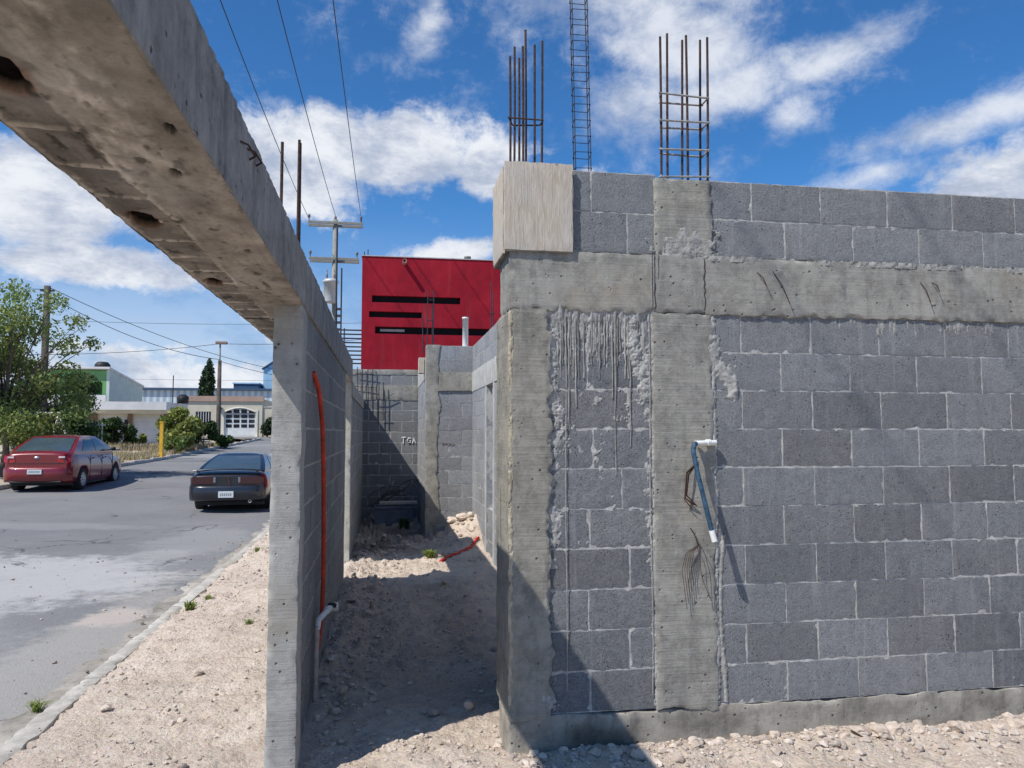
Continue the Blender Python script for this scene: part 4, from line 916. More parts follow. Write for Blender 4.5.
wire((-15.4, 38, 8.3), (-5, 60, 6.0), .8, .016, 'upper wire sloping down right from the dark wooden pole')
wire((-15.4, 38, 7.9), (-9.2, 45, 5.7), .5, .016, 'lower wire running from the dark wooden pole to the street lamp')
wire((-15.4, 38, 8.2), (-27, 34, 8.8), .4, .014, 'wire leaving the dark wooden pole towards the left edge')
wire((-26, 44, 6.0), (-9.2, 45, 6.6), .5, .014, 'nearly level wire reaching the street lamp head from the left')
wire((-9.2, 45, 6.6), (6, 47, 8.6), .5, .014, 'wire rising from the street lamp head behind the end post')
wire((-9.2, 45, 5.6), (0, 50, 4.6), .4, .014, 'wire falling from the lamp mast to the right')
wire((-40, 60, 10.5), (10, 62, 11.2), 1., .014, 'long faint wire high across the sky over the far houses')
wire((-40, 75, 6.8), (6, 75, 6.8), .3, .012, 'thin level wire just above the long blue shed roof')

# ================================================================== FAR HOUSES
def hz(x, y): return float(G(x, y))
def boxpart(name, mat, parent, bs, off=(0, 0, 0)):
    m = MB()
    for b_ in bs: m.box(*b_)
    return m.build(name, mat, parent, off)
# beige house with the arched garage door
g0 = hz(-12, 62)
GH = thing('garage_house', 'low beige house with terracotta parapet band and arched white garage door', 'house', (-12, 62, g0))
ar = []; 
w = MB(); wall_open(w, 'x', -3.5, 2.55, 0, 2.75, [(-.28, 2.05, 0, 1.88), (-2.4, -1.25, .55, 1.95)], 0, .2); wall_open(w, 'y', .2, 8, 0, 2.75, [], -3.5, -3.3); wall_open(w, 'y', .2, 8, 0, 2.75, [], 2.35, 2.55)
n = 14   # arched head of the opening
Pz = [(-.28+2.33*k_/n, 1.88+.32*sin(pi*k_/n)) for k_ in range(n+1)]
w.build('wall', BEIGE, GH)
boxpart('parapet', TERRA, GH, [(-3.6, 2.65, -.12, .25, 2.752, 3.15)]); boxpart('roof', BEIGE, GH, [(-3.5, 2.55, .25, 8, 2.76, 2.95)])
d = MB(); d.box(-.28, 2.05, .10, .16, 0, 1.88)
v = [(a, .10, b_) for a, b_ in Pz]; door = d.build('garage_door', DOORW, GH)
m = MB(); vv = [(a, -.02, b_) for a, b_ in Pz]; m.add(vv, [list(range(len(vv)))]); m.build('arch_panel', DOORW, door)
for rw in range(4):
    for cc in range(4):
        x = -.16+cc*.565; z = .72+rw*.37; h = .26
        if rw == 3: h = .2+.10*(cc in (1, 2))
        m = MB(); m.box(x, x+.43, (.085 if rw < 3 else -.04), (.098 if rw < 3 else -.024), z, z+h); m.build('pane', DARKG, door)
boxpart('door_frame', CREAM, GH, [(-.45, -.285, -.06, .06, 0, 2.1), (2.055, 2.22, -.06, .06, 0, 2.1)]); boxpart('door_sill', CREAM, GH, [(-.5, 2.3, -.7, -.01, 0, .04)])
m = MB(); m.tube([(a*1.0, -.05, b_+.06) for a, b_ in Pz], .06, 6); m.build('arch_moulding', CREAM, GH)
boxpart('window', DARKG, GH, [(-2.4, -1.25, .1, .13, .55, 1.95)]); boxpart('window_bars', WHITE, GH, [(-2.4+.19*k_, -2.36+.19*k_, .02, .05, .55, 1.95) for k_ in range(7)])
boxpart('canopy', DARKG, GH, [(-.75, -.42, -.35, -.02, 2.15, 2.27)])
SW = thing('side_wall', 'cream garden wall to the right of the arched garage', 'wall', (-9.4, 61.9, g0)); boxpart('panel', BEIGE, SW, [(0, 3.2, .2, .4, 0, 2.3)]); boxpart('coping', CREAM, SW, [(-.05, 3.25, .15, .45, 2.302, 2.38)])
# white low house
g1 = hz(-15, 48)
WH = thing('white_house', 'low white house with flat white roof slab, two pale garage doors and brown stone piers', 'house', (-15, 48, g1))
w = MB(); wall_open(w, 'x', -2.6, 2.4, 0, 1.75, [(-1.5, .05, 0, 1.68), (.42, 2.05, 0, 1.68)], 0, .2); wall_open(w, 'y', .2, 4, 0, 1.75, [], 2.2, 2.4); wall_open(w, 'y', .2, 4, 0, 1.75, [], -2.6, -2.4); w.build('wall', BEIGE, WH)
boxpart('roof_slab', WHITE, WH, [(-2.6, 2.45, -.9, 4, 1.95, 2.42)]); boxpart('fascia', CREAM, WH, [(-2.5, 2.4, -.6, 4, 1.752, 1.948)])
for a, b_ in ((-1.5, .05), (.42, 2.05)):
    q = boxpart('garage_door', DOORW, WH, [(a, b_, .08, .12, 0, 1.68)]); boxpart('door_ribs', WHITE, q, [(a, b_, .06, .078, z, z+.03) for z in (.4, .8, 1.2)])
for x in (-2.3, .12, 2.1): boxpart('pier', BROWN, WH, [(x, x+.24 if x > 0 else x+.75, -.12, -.003, 0, 1.75)])
boxpart('door_lamp', BLACKT, WH, [(-.02, .1, -.2, -.05, 1.1, 1.4)])
m = MB(); m.lathe([(.0, 2.42), (.33, 2.42), (.36, 2.8), (.2, 2.95), (0, 2.98)], (2.75, 1.5, 0), n=14); m.build('water_tank', BLACKT, WH); m = MB(); m.tube([(2.3, 1, 2.4), (2.3, 1, 4.1)], .03, 6); m.build('antenna', BLACKT, WH)
# green and white two storey house
g2 = hz(-20, 56)
GN = thing('green_house', 'two-storey white house with bright green upper front under a white roof', 'house', (-19.3, 58, g2))
zt = 4.9
w = MB(); wall_open(w, 'x', -5, -.203, 0, zt-.1, [(-4.5, -.45, 2.6, zt-.95)], 0, .2); w.build('front_wall', GREEN, GN)
boxpart('recess_wall', m_simple('green_dark', (.07, .25, .08), .9), GN, [(-4.8, -.201, .9, 1.0, 2.3, 4.7)]); boxpart('balcony_rail', WHITE, GN, [(-5, -.1, -.35, -.22, 2.45, 3.05), (-5, -.1, -.22, .0, 2.3, 2.45)])
w = MB(); v = [(0, .0, 0), (0, 7.5, 0), (0, 7.5, 4.05), (0, 0, zt)]; v2 = [(-.2, b_, c_) for a, b_, c_ in v]; w.add(v+v2, [(0, 1, 2, 3), (7, 6, 5, 4), (0, 3, 7, 4), (1, 5, 6, 2), (3, 2, 6, 7)]); sw = w.build('side_wall', PALE, GN)
m = MB(); v = [(-5.2, -.35, zt+.0), (.1, -.35, zt), (.1, 7.6, 4.05), (-5.2, 7.6, 4.05)]; v2 = [(a, b_, c_+.14) for a, b_, c_ in v]; m.add(v+v2, [(0, 1, 2, 3), (7, 6, 5, 4), (0, 1, 5, 4), (1, 2, 6, 5), (3, 0, 4, 7), (2, 3, 7, 6)]); m.build('roof', WHITE, GN)
m = MB(); m.lathe([(.0, zt+.1), (.5, zt+.1), (.52, zt+.4), (.35, zt+.6), (0, zt+.64)], (-.9, 1.2, 0), n=16); m.build('water_tank', BLACKT, GN)
boxpart('window_frame', WHITE, sw, [(.001, .02, 2.5, 3.3, 1.2, 2.0)])
# E1 = thing('annex', 'pale white-green blank side building right of the green-fronted house', 'building', (-17.3, 60, g2)); boxpart('wall', PALE, E1, [(-1.9, .0, -1.8, 6, 0, 4.05)]); boxpart('roof_edge', WHITE, E1, [(-1.9, .06, -1.86, 6.05, 4.052, 4.15)])
# long shed
g3 = 1.4
SH = thing('warehouse', 'long light-blue corrugated warehouse with dark blue roof line behind the houses', 'warehouse', (-18, 82, g3))
w = MB(); wall_open(w, 'x', -9, 24, 0, 4.5, [], 0, .3); wall_open(w, 'y', .3, 20, 0, 4.5, [], -9, -8.7); w.build('wall', CORR, SH)
boxpart('roof_edge', NAVY, SH, [(-9.3, 24, -.3, 20, 4.52, 4.74)]); boxpart('dark_band', NAVY, SH, [(-7.5, -3.0, -.1, -.02, 2.9, 3.1)])
SB = thing('blue_building', 'tall light-blue gabled industrial building at the right end of the warehouse', 'building', (-12.4, 92, g3))
w = MB(); v = [(-1.6, 0, 0), (4, 0, 0), (4, 0, 10.2), (-.4, 0, 8.4), (-1.6, 0, 7.6)]; v2 = [(a, 10, c_) for a, b_, c_ in v]; w.add(v+v2, [(4, 3, 2, 1, 0), (5, 6, 7, 8, 9), (0, 1, 6, 5), (1, 2, 7, 6), (2, 3, 8, 7), (3, 4, 9, 8), (4, 0, 5, 9)]); w.build('wall', BLUEW, SB)
m = MB(); m.tube([(-1.75, -.1, 7.55), (-.4, -.1, 8.5), (4.1, -.1, 10.3)], .12, 4); m.build('roof_edge', NAVY, SB)
SC = thing('blue_shed', 'small dark-blue box building peeping above the warehouse roof', 'building', (-15.3, 90, g3)); w = MB(); w.box(-1.6, 1.1, 0, 5, 0, 5.7); w.build('wall', NAVY, SC); boxpart('roof_edge', BLUEW, SC, [(-1.7, 1.2, -.1, 5, 5.702, 5.85)])
# more buildings beyond the frame's gaps
# yellow marker post
YP = thing('marker_post', 'yellow painted square post at the kerb before the bushes', 'post', (-9.35, 34.5, hz(-9.6, 34.5)-.1)); boxpart('shaft', YELLOW, YP, [(-.065, .065, -.065, .065, 0, 1.55)]); boxpart('cap', YELLOW, YP, [(-.08, .08, -.08, .08, 1.552, 1.60)])
# white tube frame and picket fence behind the sedan
FR = thing('tube_frame', 'white metal tube frame like a swing stand behind the red sedan', 'frame', (-14.3, 34, hz(-14, 34)))
m = MB(); m.tube([(-1.3, 0, 1.85), (1.15, 0, 1.85)], .04, 6); m.build('crossbar', CREAM, FR)
for P in [[(1.1, 0, 1.85), (.95, -.5, 0)], [(1.1, 0, 1.85), (1.5, .5, 0)], [(-1.2, 0, 1.85), (-1.2, 0, 0)]]:
    m = MB(); m.tube(P, .04, 6); m.build('leg', CREAM, FR)
PF = thing('picket_fence', 'cream metal picket fence behind the red sedan under the trees', 'fence', (-17.4, 40, hz(-16, 40)))
for i in range(4):
    x = -4+i*2; m = MB()
    for k_ in range(12): m.box(x+.1+k_*.155, x+.15+k_*.155, -.02, .02, .35, 1.35)
    m.box(x, x+1.98, -.03, .03, 1.2, 1.26); m.box(x, x+1.98, -.12, .12, 0, .34); m.build('fence_panel', CREAM, PF)
    m = MB(); m.box(x-.1, x-.004, -.08, .08, 0, 1.45); m.build('post', CREAM, PF)

# ================================================================== FOLIAGE
def leaves(mb, C, R, n, size, seed, flat=.75, tone=(.6, 1.3), elong=1.9):
    r = np.random.default_rng(seed); V = []; F = []; T_ = []; off = 0
    C = np.array(C, float); R = np.array(R, float); vol = R**2; k = r.choice(len(C), n, p=vol/vol.sum())
    d = r.normal(size=(n, 3)); d /= np.linalg.norm(d, axis=1)[:, None]; rad_ = (r.random(n)**.45)[:, None]
    c = C[k]+d*rad_*R[k][:, None]*np.array([1, 1, flat]); t = r.normal(size=(n, 3)); t[:, 2] -= .5; t /= np.linalg.norm(t, axis=1)[:, None]
    nn = np.cross(t, r.normal(size=(n, 3))); nn /= np.linalg.norm(nn, axis=1)[:, None]; s = size*(.6+.8*r.random(n))[:, None]
    V = np.stack([c-t*s*elong*.5, c+nn*s*.5, c+t*s*elong*.5, c-nn*s*.5], 1).reshape(-1, 3); F = np.arange(4*n).reshape(n, 4)
    kt = (.8+.4*r.random(len(C)))[k]; b = (tone[0]+(tone[1]-tone[0])*r.random(n))*kt
    hue = r.random(n)*.25; T_ = np.repeat(np.stack([b*(1+hue*.5), b, b*(1-hue)], -1), 4, 0)
    mb.add(V, F.tolist(), 0, T_)
def tree(name, label, x, y, h, clumps, n, leaf, mat, group=None, trunk_r=.12, seed=0, bare=.25, flat=.8, cat='tree', tr_mat=TRUNK):
    z = hz(x, y)-.05; t = thing(name, label, cat, (x, y, z), 0, group)
    r = random.Random(seed); m = MB(); top = h*bare
    m.tube([(0, 0, 0), (.04*h*.3, .02, top*.5), (.0, 0, top), (.05, 0, h*.7)], [trunk_r, trunk_r*.8, trunk_r*.65, trunk_r*.2], 8)
    for (cx, cy, cz, cr) in clumps:
        p = (0, 0, top*r.uniform(.8, 1.2)); q = (cx, cy, cz); mid = ((cx)*.4+r.uniform(-.1, .1), cy*.4, (p[2]*.45+cz*.55)); m.tube([p, mid, q], [trunk_r*.34, trunk_r*.16, trunk_r*.04], 6)
        for k_ in range(1):
            e = (cx+r.uniform(-1, 1)*cr*.8, cy+r.uniform(-1, 1)*cr*.8, cz+r.uniform(-.5, .8)*cr); m.tube([mid, ((mid[0]+e[0])/2, (mid[1]+e[1])/2, (mid[2]+e[2])/2+.1), e], [trunk_r*.2, trunk_r*.12, trunk_r*.04], 5)
    m.build('trunk', tr_mat, t)
    m = MB(); leaves(m, [c_[:3] for c_ in clumps], [c_[3] for c_ in clumps], n, leaf, seed, flat); m.build('crown', mat, t); return t
r = random.Random(21)
cl_ = [(r.uniform(-2.6, 1.2), r.uniform(-1.2, 1.2), r.uniform(1.2, 5.0), r.uniform(.4, .8)) for _ in range(56)]+[(r.uniform(-.5, 2.2), r.uniform(-1, 1), r.uniform(1.0, 3.0), r.uniform(.4, .6)) for _ in range(14)]+[(1.9, 0, 4.7, .4), (2.35, .1, 4.1, .3), (1.6, 0, 4.0, .5), (1.7, -.2, 3.2, .45), (1.2, 0, 5.3, .5), (.2, 0, 5.6, .5), (-1, 0, 5.7, .5)]
tree('broadleaf_tree', 'light green airy tree at the left edge over the red sedan', -11.2, 25.0, 5.6, cl_, 30000, .058, LEAF1, 'trees on the left of the street', .12, 3, .3)
cl_ = [(r.uniform(-1.6, 1.6), r.uniform(-1, 1), r.uniform(.9, 3.4), r.uniform(.6, .9)) for _ in range(16)]
tree('dense_tree', 'dense dark green tree behind the white tube frame', -15.6, 39.5, 3.6, cl_, 14000, .09, LEAF2, 'trees on the left of the street', .15, 5, .2)
cl_ = [(r.uniform(-2.4, 2.0), r.uniform(-1, 1), r.uniform(1.4, 4.6), r.uniform(.6, 1.0)) for _ in range(16)]
tree('broadleaf_tree', 'mid green leafy tree around the dark wooden pole', -17.8, 37.0, 5.0, cl_, 12000, .09, LEAF4, 'trees on the left of the street', .16, 6, .3)
for (x, y, w_, h_, lab, mt, n_, sd) in [(-14.4, 44.0, 1.05, 1.5, 'round dark green shrub before the white garage doors', LEAF2, 3500, 1), (-13.35, 45, .35, .75, 'small grey-green shrub in front of the right garage door', LEAF4, 500, 2),
        (-9.9, 39.0, .95, 1.7, 'bright green shrub just right of the yellow post', LEAF4, 3000, 3), (-10.3, 41.0, 1.2, 2.3, 'tall loose green bush with yellowish top left of the lamp pole', LEAF4, 4000, 4),
        (-9.6, 43.2, .9, 1.5, 'dark green bush wrapped round the foot of the lamp pole', LEAF2, 2600, 5), (-8.75, 44.4, .5, .9, 'small dark shrub right of the lamp pole at the road edge', LEAF2, 1400, 6), (-9.5, 37.2, .5, .9, 'low leafy sapling beside the yellow post', LEAF1, 1300, 8)]:
    r = random.Random(sd+50); cs = [(r.uniform(-w_, w_)*.75, r.uniform(-w_, w_)*.5, h_*(.25+.6*r.random()), w_*r.uniform(.3, .45)) for _ in range(9)]
    tree('bush', lab, x, y, h_, cs, n_, .10, mt, 'bushes by the street', .04, sd, .15, .9, 'bush')
t = thing('cypress_tree', 'narrow dark cypress rising behind the beige garage house', 'tree', (-15.3, 70, hz(-15.3, 70)))
m = MB(); m.tube([(0, 0, 0), (0, 0, 6)], [.15, .03], 8); m.build('trunk', TRUNK, t); m = MB(); leaves(m, [(.12*sin(z*1.3), 0, z) for z in np.linspace(.8, 6.4, 24)], [.62*min(1, (6.9-z)/2.4)**.8+.05 for z in np.linspace(.8, 6.4, 24)], 6000, .16, 5, 1.6, (.6, 1.2)); m.build('crown', LEAF3, t)
t = thing('shrub', 'small dark shrub tree against the cream wall right of the garage', 'shrub', (-8.9, 61.0, hz(-9, 61))); m = MB(); m.tube([(0, 0, 0), (0, 0, 1)], [.08, .03], 6); m.build('trunk', TRUNK, t); m = MB(); leaves(m, [(0, 0, .6), (.3, 0, 1.1), (.5, 0, .7)], [.5, .45, .5], 1500, .13, 15, 1); m.build('crown', LEAF3, t)
# dry grass verge on the far side
m = MB(); N = 12000; rr_ = np.random.default_rng(5); gy = 26+20*rr_.random(N); gx = XE(gy)-.2-5.5*rr_.random(N)**1.2; keep = fbm(P3(gx*.6, gy*.6, 0), 3, 77) > -.25; gx, gy = gx[keep], gy[keep]; N = len(gx); gz = G(gx, gy)
h = .10+.18*rr_.random(N)*(.5+np.clip(fbm(P3(gx*.5, gy*.5, 9), 2, 5)+.4, 0, 1)); a = rr_.random(N)*2*pi; dx, dy = np.cos(a), np.sin(a); w_ = .03
le = h*.5
V = np.stack([P3(gx-dy*w_, gy+dx*w_, gz-.02), P3(gx+dy*w_, gy-dx*w_, gz-.02), P3(gx+dx*le, gy+dy*le, gz+h)], 1).reshape(-1, 3)
b = .7+.5*rr_.random(N); gg = (rr_.random(N) < .12); C3 = np.repeat(np.stack([b*np.where(gg, .5, 1), b*np.where(gg, .9, 1), b*np.where(gg, .5, 1)], -1), 3, 0)
m.add(V, np.arange(3*N).reshape(-1, 3).tolist(), 0, C3); tag(m.build('dry_grass', DRY), kind='stuff')

# ================================================================== CARS
def car(name, label, loc, rz, p):
    t = thing(name, label, 'car', loc, rz, 'cars parked along the street')
    L = p['L']; Wd = p['W']/2; st = np.array(p['st'], float)   # rows: y, halfwidth factor, zbottom, ztop
    yy = np.linspace(0, L, 60); yy[1] = .02; hw = np.interp(yy, st[:, 0], st[:, 1])*Wd; zb = np.interp(yy, st[:, 0], st[:, 2]); zt = np.interp(yy, st[:, 0], st[:, 3])
    for arr in (hw, zt): arr[1:-1] = np.convolve(arr, [.25, .5, .25], 'same')[1:-1]
    sec = [(0, 0), (.55, 0), (.86, .0), (.955, .06), (.985, .2), (1., .42), (1., .55), (.985, .70), (.955, .84), (.90, .94), (.80, .99), (.5, 1.015), (0, 1.025)]
    ring = sec+[(-a, b) for a, b in sec[-2:0:-1]]; n = len(ring)
    Gd = np.array([[(a*hw[i], yy[i]+p.get('tuck', 0)*0, zb[i]+b*(zt[i]-zb[i])) for a, b in ring+[ring[0]]] for i in range(len(yy))])
    # rear face bulges
    m = MB(); m.grid(Gd, 0, None, True, flip=True)
    for e in (0, -1):
        c = Gd[e].mean(0); m.add([*Gd[e][:-1]], [list(range(n))] if e else [list(range(n))[::-1]], 0, None)
    bd = m.build('body', p['paint'], t)
    bm_ = bpy.data.meshes
    import bmesh
    b2 = bmesh.new(); b2.from_mesh(bd.data); bmesh.ops.remove_doubles(b2, verts=b2.verts, dist=.0005); bmesh.ops.recalc_face_normals(b2, faces=b2.faces); b2.to_mesh(bd.data); b2.free()
    # wheel arches cut out of the body
    wr = p['wr']; cut = MB()
    for wy in p['wy']:
        for s in (-1, 1): cut.lathe([(0, s*(Wd-.30)), (wr+.055, s*(Wd-.30)), (wr+.055, s*(Wd+.2)), (0, s*(Wd+.2))], (0, wy, wr-.005), 'x', 28)
    co = cut.build('cutter', BLACKT, t)
    b2 = bmesh.new(); b2.from_mesh(co.data); bmesh.ops.remove_doubles(b2, verts=b2.verts, dist=.0005); bmesh.ops.recalc_face_normals(b2, faces=b2.faces); b2.to_mesh(co.data); b2.free()
    md = bd.modifiers.new('arch', 'BOOLEAN'); md.object = co; md.operation = 'DIFFERENCE'; md.solver = 'EXACT'
    bpy.context.view_layer.update(); dg = bpy.context.evaluated_depsgraph_get(); nm = bpy.data.meshes.new_from_object(bd.evaluated_get(dg)); bd.modifiers.clear(); bd.data = nm; bpy.data.objects.remove(co)
    # cabin
    K = p['cab']  # yb0,yt0,yt1,yb1,zb,zt,wb,wt
    yb0, yt0, yt1, yb1, cz0, cz1, wb, wt = K
    def hwf(tt): return wb+(wt-wb)*(max(tt, 0)**1.7)+.02*min(tt, 0)
    def y0f(tt): return yb0+(yt0-yb0)*(max(tt, 0)**1.25)
    def y1f(tt): return yb1+(yt1-yb1)*(max(tt, 0)**1.2)
    def zf(tt): return cz0+(cz1-cz0)*tt
    def rear(sx, tt, off=0): return (sx*hwf(tt), y0f(tt)-.10*(1-sx*sx)*(1-tt*.5)-off, zf(tt)+off*.7)
    def front(sx, tt, off=0): return (sx*hwf(tt), y1f(tt)+.14*(1-sx*sx)*(1-tt*.5)+off, zf(tt)+off*.7)
    def side(s, sy, tt, off=0): return (s*(hwf(tt)+off+.02*sin(pi*sy)), y0f(tt)+(y1f(tt)-y0f(tt))*sy, zf(tt))
    m = MB(); tt = np.concatenate([[-.4, -.2], np.linspace(0, 1, 11)]); ss = np.linspace(-1, 1, 15); s01 = np.linspace(0, 1, 17)
    m.grid([[rear(s, q) for q in tt] for s in ss], 0, None, True); m.grid([[front(s, q) for q in tt] for s in ss], 0, None, True, flip=True)
    for sg in (-1, 1): m.grid([[side(sg, s, q) for q in tt] for s in s01], 0, None, True, flip=sg < 0)
    def roof(s, q):
        w_ = hwf(1)+.02*sin(pi*q); a = rear(s, 1); b_ = front(s, 1); return (s*w_, a[1]+(b_[1]-a[1])*q, cz1+.045*(1-s**4)*(sin(pi*min(1, max(0, q)))**.5))
    m.grid([[roof(s, q) for q in s01] for s in ss], 0, None, True, flip=True); cb = m.build('cabin', p['paint'], t)
    m = MB(); m.grid([[rear(s, q, .012) for q in np.linspace(.10, .90, 8)] for s in np.linspace(-.86, .86, 13)], 0, None, True); m.build('rear_window', CARG, t)
    m = MB(); m.grid([[front(s, q, .012) for q in np.linspace(.08, .90, 8)] for s in np.linspace(-.88, .88, 13)], 0, None, True, flip=True); m.build('windscreen', CARG, t)
    for sg in (-1, 1):
        for (a, b_) in p['sw']:
            m = MB(); m.grid([[side(sg, s, q, .008) for q in np.linspace(.10, .86, 6)] for s in np.linspace(a, b_, 8)], 0, None, True, flip=sg < 0); m.build('side_window', CARG, t)
        m = MB(); yb_ = p['mir']; m.lathe([(0, -.02), (.05, -.01), (.075, .04), (.05, .09), (0, .1)], (sg*(Wd+.07), yb_, cz0+.08), 'y', 12, sy=.75); m.box(min(sg*(Wd-.08), sg*(Wd+.03)), max(sg*(Wd-.08), sg*(Wd+.03)), yb_+.02, yb_+.06, cz0+.03, cz0+.06); m.build('mirror', p.get('mirmat', p['paint']), t)
    if 'bump' in p:
        z0, z1, bm, dy = p['bump']; xs_ = np.linspace(-1, 1, 25); Wb = Wd*.965
        pr_ = [(.16, z0+.01), (.03, z0), (-.02, z0+.05), (-.045, (z0+z1)/2), (-.035, z1-.05), (-.01, z1-.015), (.12, z1)]
        m = MB(); m.grid([[(q*Wb, dy+a-.05*(1-abs(q)**2)+.16*abs(q)**7, b_) for a, b_ in pr_] for q in xs_], 0, None, True); m.build('rear_bumper', bm, t)
    # wheels
    for wy in p['wy']:
        for sg in (-1, 1):
            x = sg*(Wd-.115); m = MB(); e = .105
            m.lathe([(wr*.62, -e), (wr*.9, -e), (wr*.985, -e*.75), (wr, -e*.3), (wr, e*.3), (wr*.985, e*.75), (wr*.9, e), (wr*.62, e)], (x, wy, wr), 'x', 28); wh = m.build('wheel', RUBBER, t)
            m = MB(); o = x+sg*e*.8; m.lathe([(wr*.64, sg*.022), (wr*.60, -.0), (wr*.58, -sg*.06)], (o, wy, wr), 'x', 28); m.lathe([(0, -sg*.01), (wr*.16, -sg*.01), (wr*.16, -sg*.04)], (o+sg*.02, wy, wr), 'x', 16)
            for k_ in range(5*p.get('sp', 2)):
                g_ = 2*pi*k_/(5*p.get('sp', 2)); c_, s_ = cos(g_), sin(g_); q0, q1, w_ = wr*.12, wr*.62, wr*(.07 if p.get('sp', 2) == 2 else .13)
                xx = o+sg*.008; V = [(xx, wy+q0*c_-w_*s_, wr+q0*s_+w_*c_), (xx, wy+q0*c_+w_*s_, wr+q0*s_-w_*c_), (xx, wy+q1*c_+w_*s_, wr+q1*s_-w_*c_), (xx, wy+q1*c_-w_*s_, wr+q1*s_+w_*c_)]
                m.add(V+[(a-sg*.03, b_, c2) for a, b_, c2 in V], [(0, 1, 2, 3), (4, 7, 6, 5), (0, 4, 5, 1), (1, 5, 6, 2), (2, 6, 7, 3), (3, 7, 4, 0)])
            m.build('rim', RIM, wh); m = MB(); m.lathe([(0, -sg*.07), (wr*.6, -sg*.07)], (o, wy, wr), 'x', 20); m.build('brake_disc', BLACKT, wh)
    m = MB(); m.box(-Wd*.86, Wd*.86, .35, L-.3, .16, .24); m.build('underbody', BLACKT, t)
    return t, Wd
BUMPB = m_simple('bumper_dark_blue', (.014, .016, .024), .3, 0, .1, 3, 0, .5, Coat_Weight=.6)
# ---- red sedan
red_z = float(G(-8.7, 21.6))
t, Wd = car('sedan', 'metallic dark red four-door sedan parked on the far side of the street', (-8.86, 21.55, red_z), 0, dict(L=4.3, W=1.72, paint=PAINTR, wr=.31, wy=(.80, 3.30), sp=2,
    st=[(0, .82, .36, .96), (.04, .87, .32, 1.02), (.15, .94, .27, 1.055), (.45, .985, .22, 1.065), (1., 1., .20, 1.04), (2.2, 1., .20, .98), (3.1, .99, .20, .94), (3.7, .96, .22, .86), (4.1, .88, .26, .74), (4.3, .70, .34, .60)],
    cab=(.30, 1.20, 2.30, 3.25, 1.0, 1.44, .77, .57), sw=[(.17, .47), (.51, .84)], mir=2.75, mirmat=BLACKT, bump=(.27, .66, PAINTR, .0)))
for sg in (-1, 1):
    V = [(sg*.50, -.012, .78), (sg*.735, .006, .76), (sg*.795, .05, .80), (sg*.80, .10, .96), (sg*.74, .03, .985), (sg*.52, -.010, .955)]; V2 = [(a, b_+.05, c_) for a, b_, c_ in V]
    m = MB(); m.add(V+V2, [list(range(6)), list(range(11, 5, -1))]+[(i, (i+1) % 6, 6+(i+1) % 6, 6+i) for i in range(6)]); lt = m.build('tail_light', TAILR, t)
    m = MB(); m.box(min(sg*.53, sg*.68), max(sg*.53, sg*.68), -.022, -.004, .89, .935); m.build('reverse_lens', m_simple('lens_white', (.7, .55, .53), .2) if 'lens_white' not in MATS else MATS['lens_white'], lt)
    V = [(sg*.855, .62+.0, .88), (sg*.862, .80, .885)]; 
    for yy_h in (1.45, 2.35): m = MB(); m.box(min(sg*.845, sg*.885), max(sg*.845, sg*.885), yy_h, yy_h+.17, .84, .87, bev=.008); m.build('door_handle', PAINTR, t)
    m = MB()
    for yl in (1.25, 2.12, 2.98): m.box(min(sg*.845, sg*.8625), max(sg*.845, sg*.8625), yl, yl+.008, .32, .93)
    m.build('door_seam', BLACKT, t)
m = MB(); m.box(-.62, .62, -.05, .1, .25, .30, bev=.02); m.build('rear_valance', BLACKT, t)
m = MB(); m.box(-.66, .66, -.008, .002, .742, .754); m.box(-.66, -.654, -.006, .002, .75, .98); m.box(.654, .66, -.006, .002, .75, .98); m.build('boot_seam', BLACKT, t)
m = MB(); m.box(-.17, .17, -.112, -.100, .48, .60); pl = m.build('number_plate', PLATE, t)
m = MB()
for i in range(6): m.box(-.13+i*.045, -.105+i*.045, -.115, -.1125, .515, .565)
m.build('plate_characters', m_simple('plate_ink', (.25, .28, .27), .6), pl)
m = MB(); m.lathe([(0, -.02), (.055, -.018), (.065, 0)], (0, -.0, .90), 'y', 20, sy=.5); m.build('oval_badge', m_simple('badge', (.6, .62, .66), .3, .5), t)
m = MB(); m.tube([(0, .75+.55, 1.47), (0, .72+.45, 1.60)], .006, 6); m.build('aerial', BLACKT, t)
# ---- black coupe
bz = float(G(-3.5, 18))
t, Wd = car('coupe', 'black sports coupe with wide dark tail lights parked at the near kerb', (-3.46, 17.95, bz), 0, dict(L=4.6, W=1.70, paint=PAINTB, wr=.31, wy=(.95, 3.5), sp=1,
    st=[(0, .90, .36, .80), (.05, .94, .30, .87), (.25, .975, .26, .92), (.8, 1., .22, .93), (1.6, 1., .20, .90), (2.6, .99, .20, .88), (3.4, .97, .22, .82), (4.1, .9, .26, .70), (4.6, .66, .34, .55)],
    cab=(.42, 1.55, 2.25, 3.2, .89, 1.27, .74, .52), sw=[(.30, .72)], mir=2.6, bump=(.28, .63, BUMPB, -.01)))
m = MB(); n = 17; xs = np.linspace(-.74, .74, n)
sec = [(-.03, -.012), (.10, -.016), (.14, 0), (.10, .016), (-.03, .014)]
m.grid([[(x, .05+a+.05*(x/.74)**2, .975-.035*abs(x/.74)**3+b_) for a, b_ in sec+[sec[0]]] for x in xs], 0, None, True); m.box(-.66, -.60, .04, .1, .90, .96); m.box(.60, .66, .04, .1, .90, .96); m.build('spoiler', PAINTB, t)
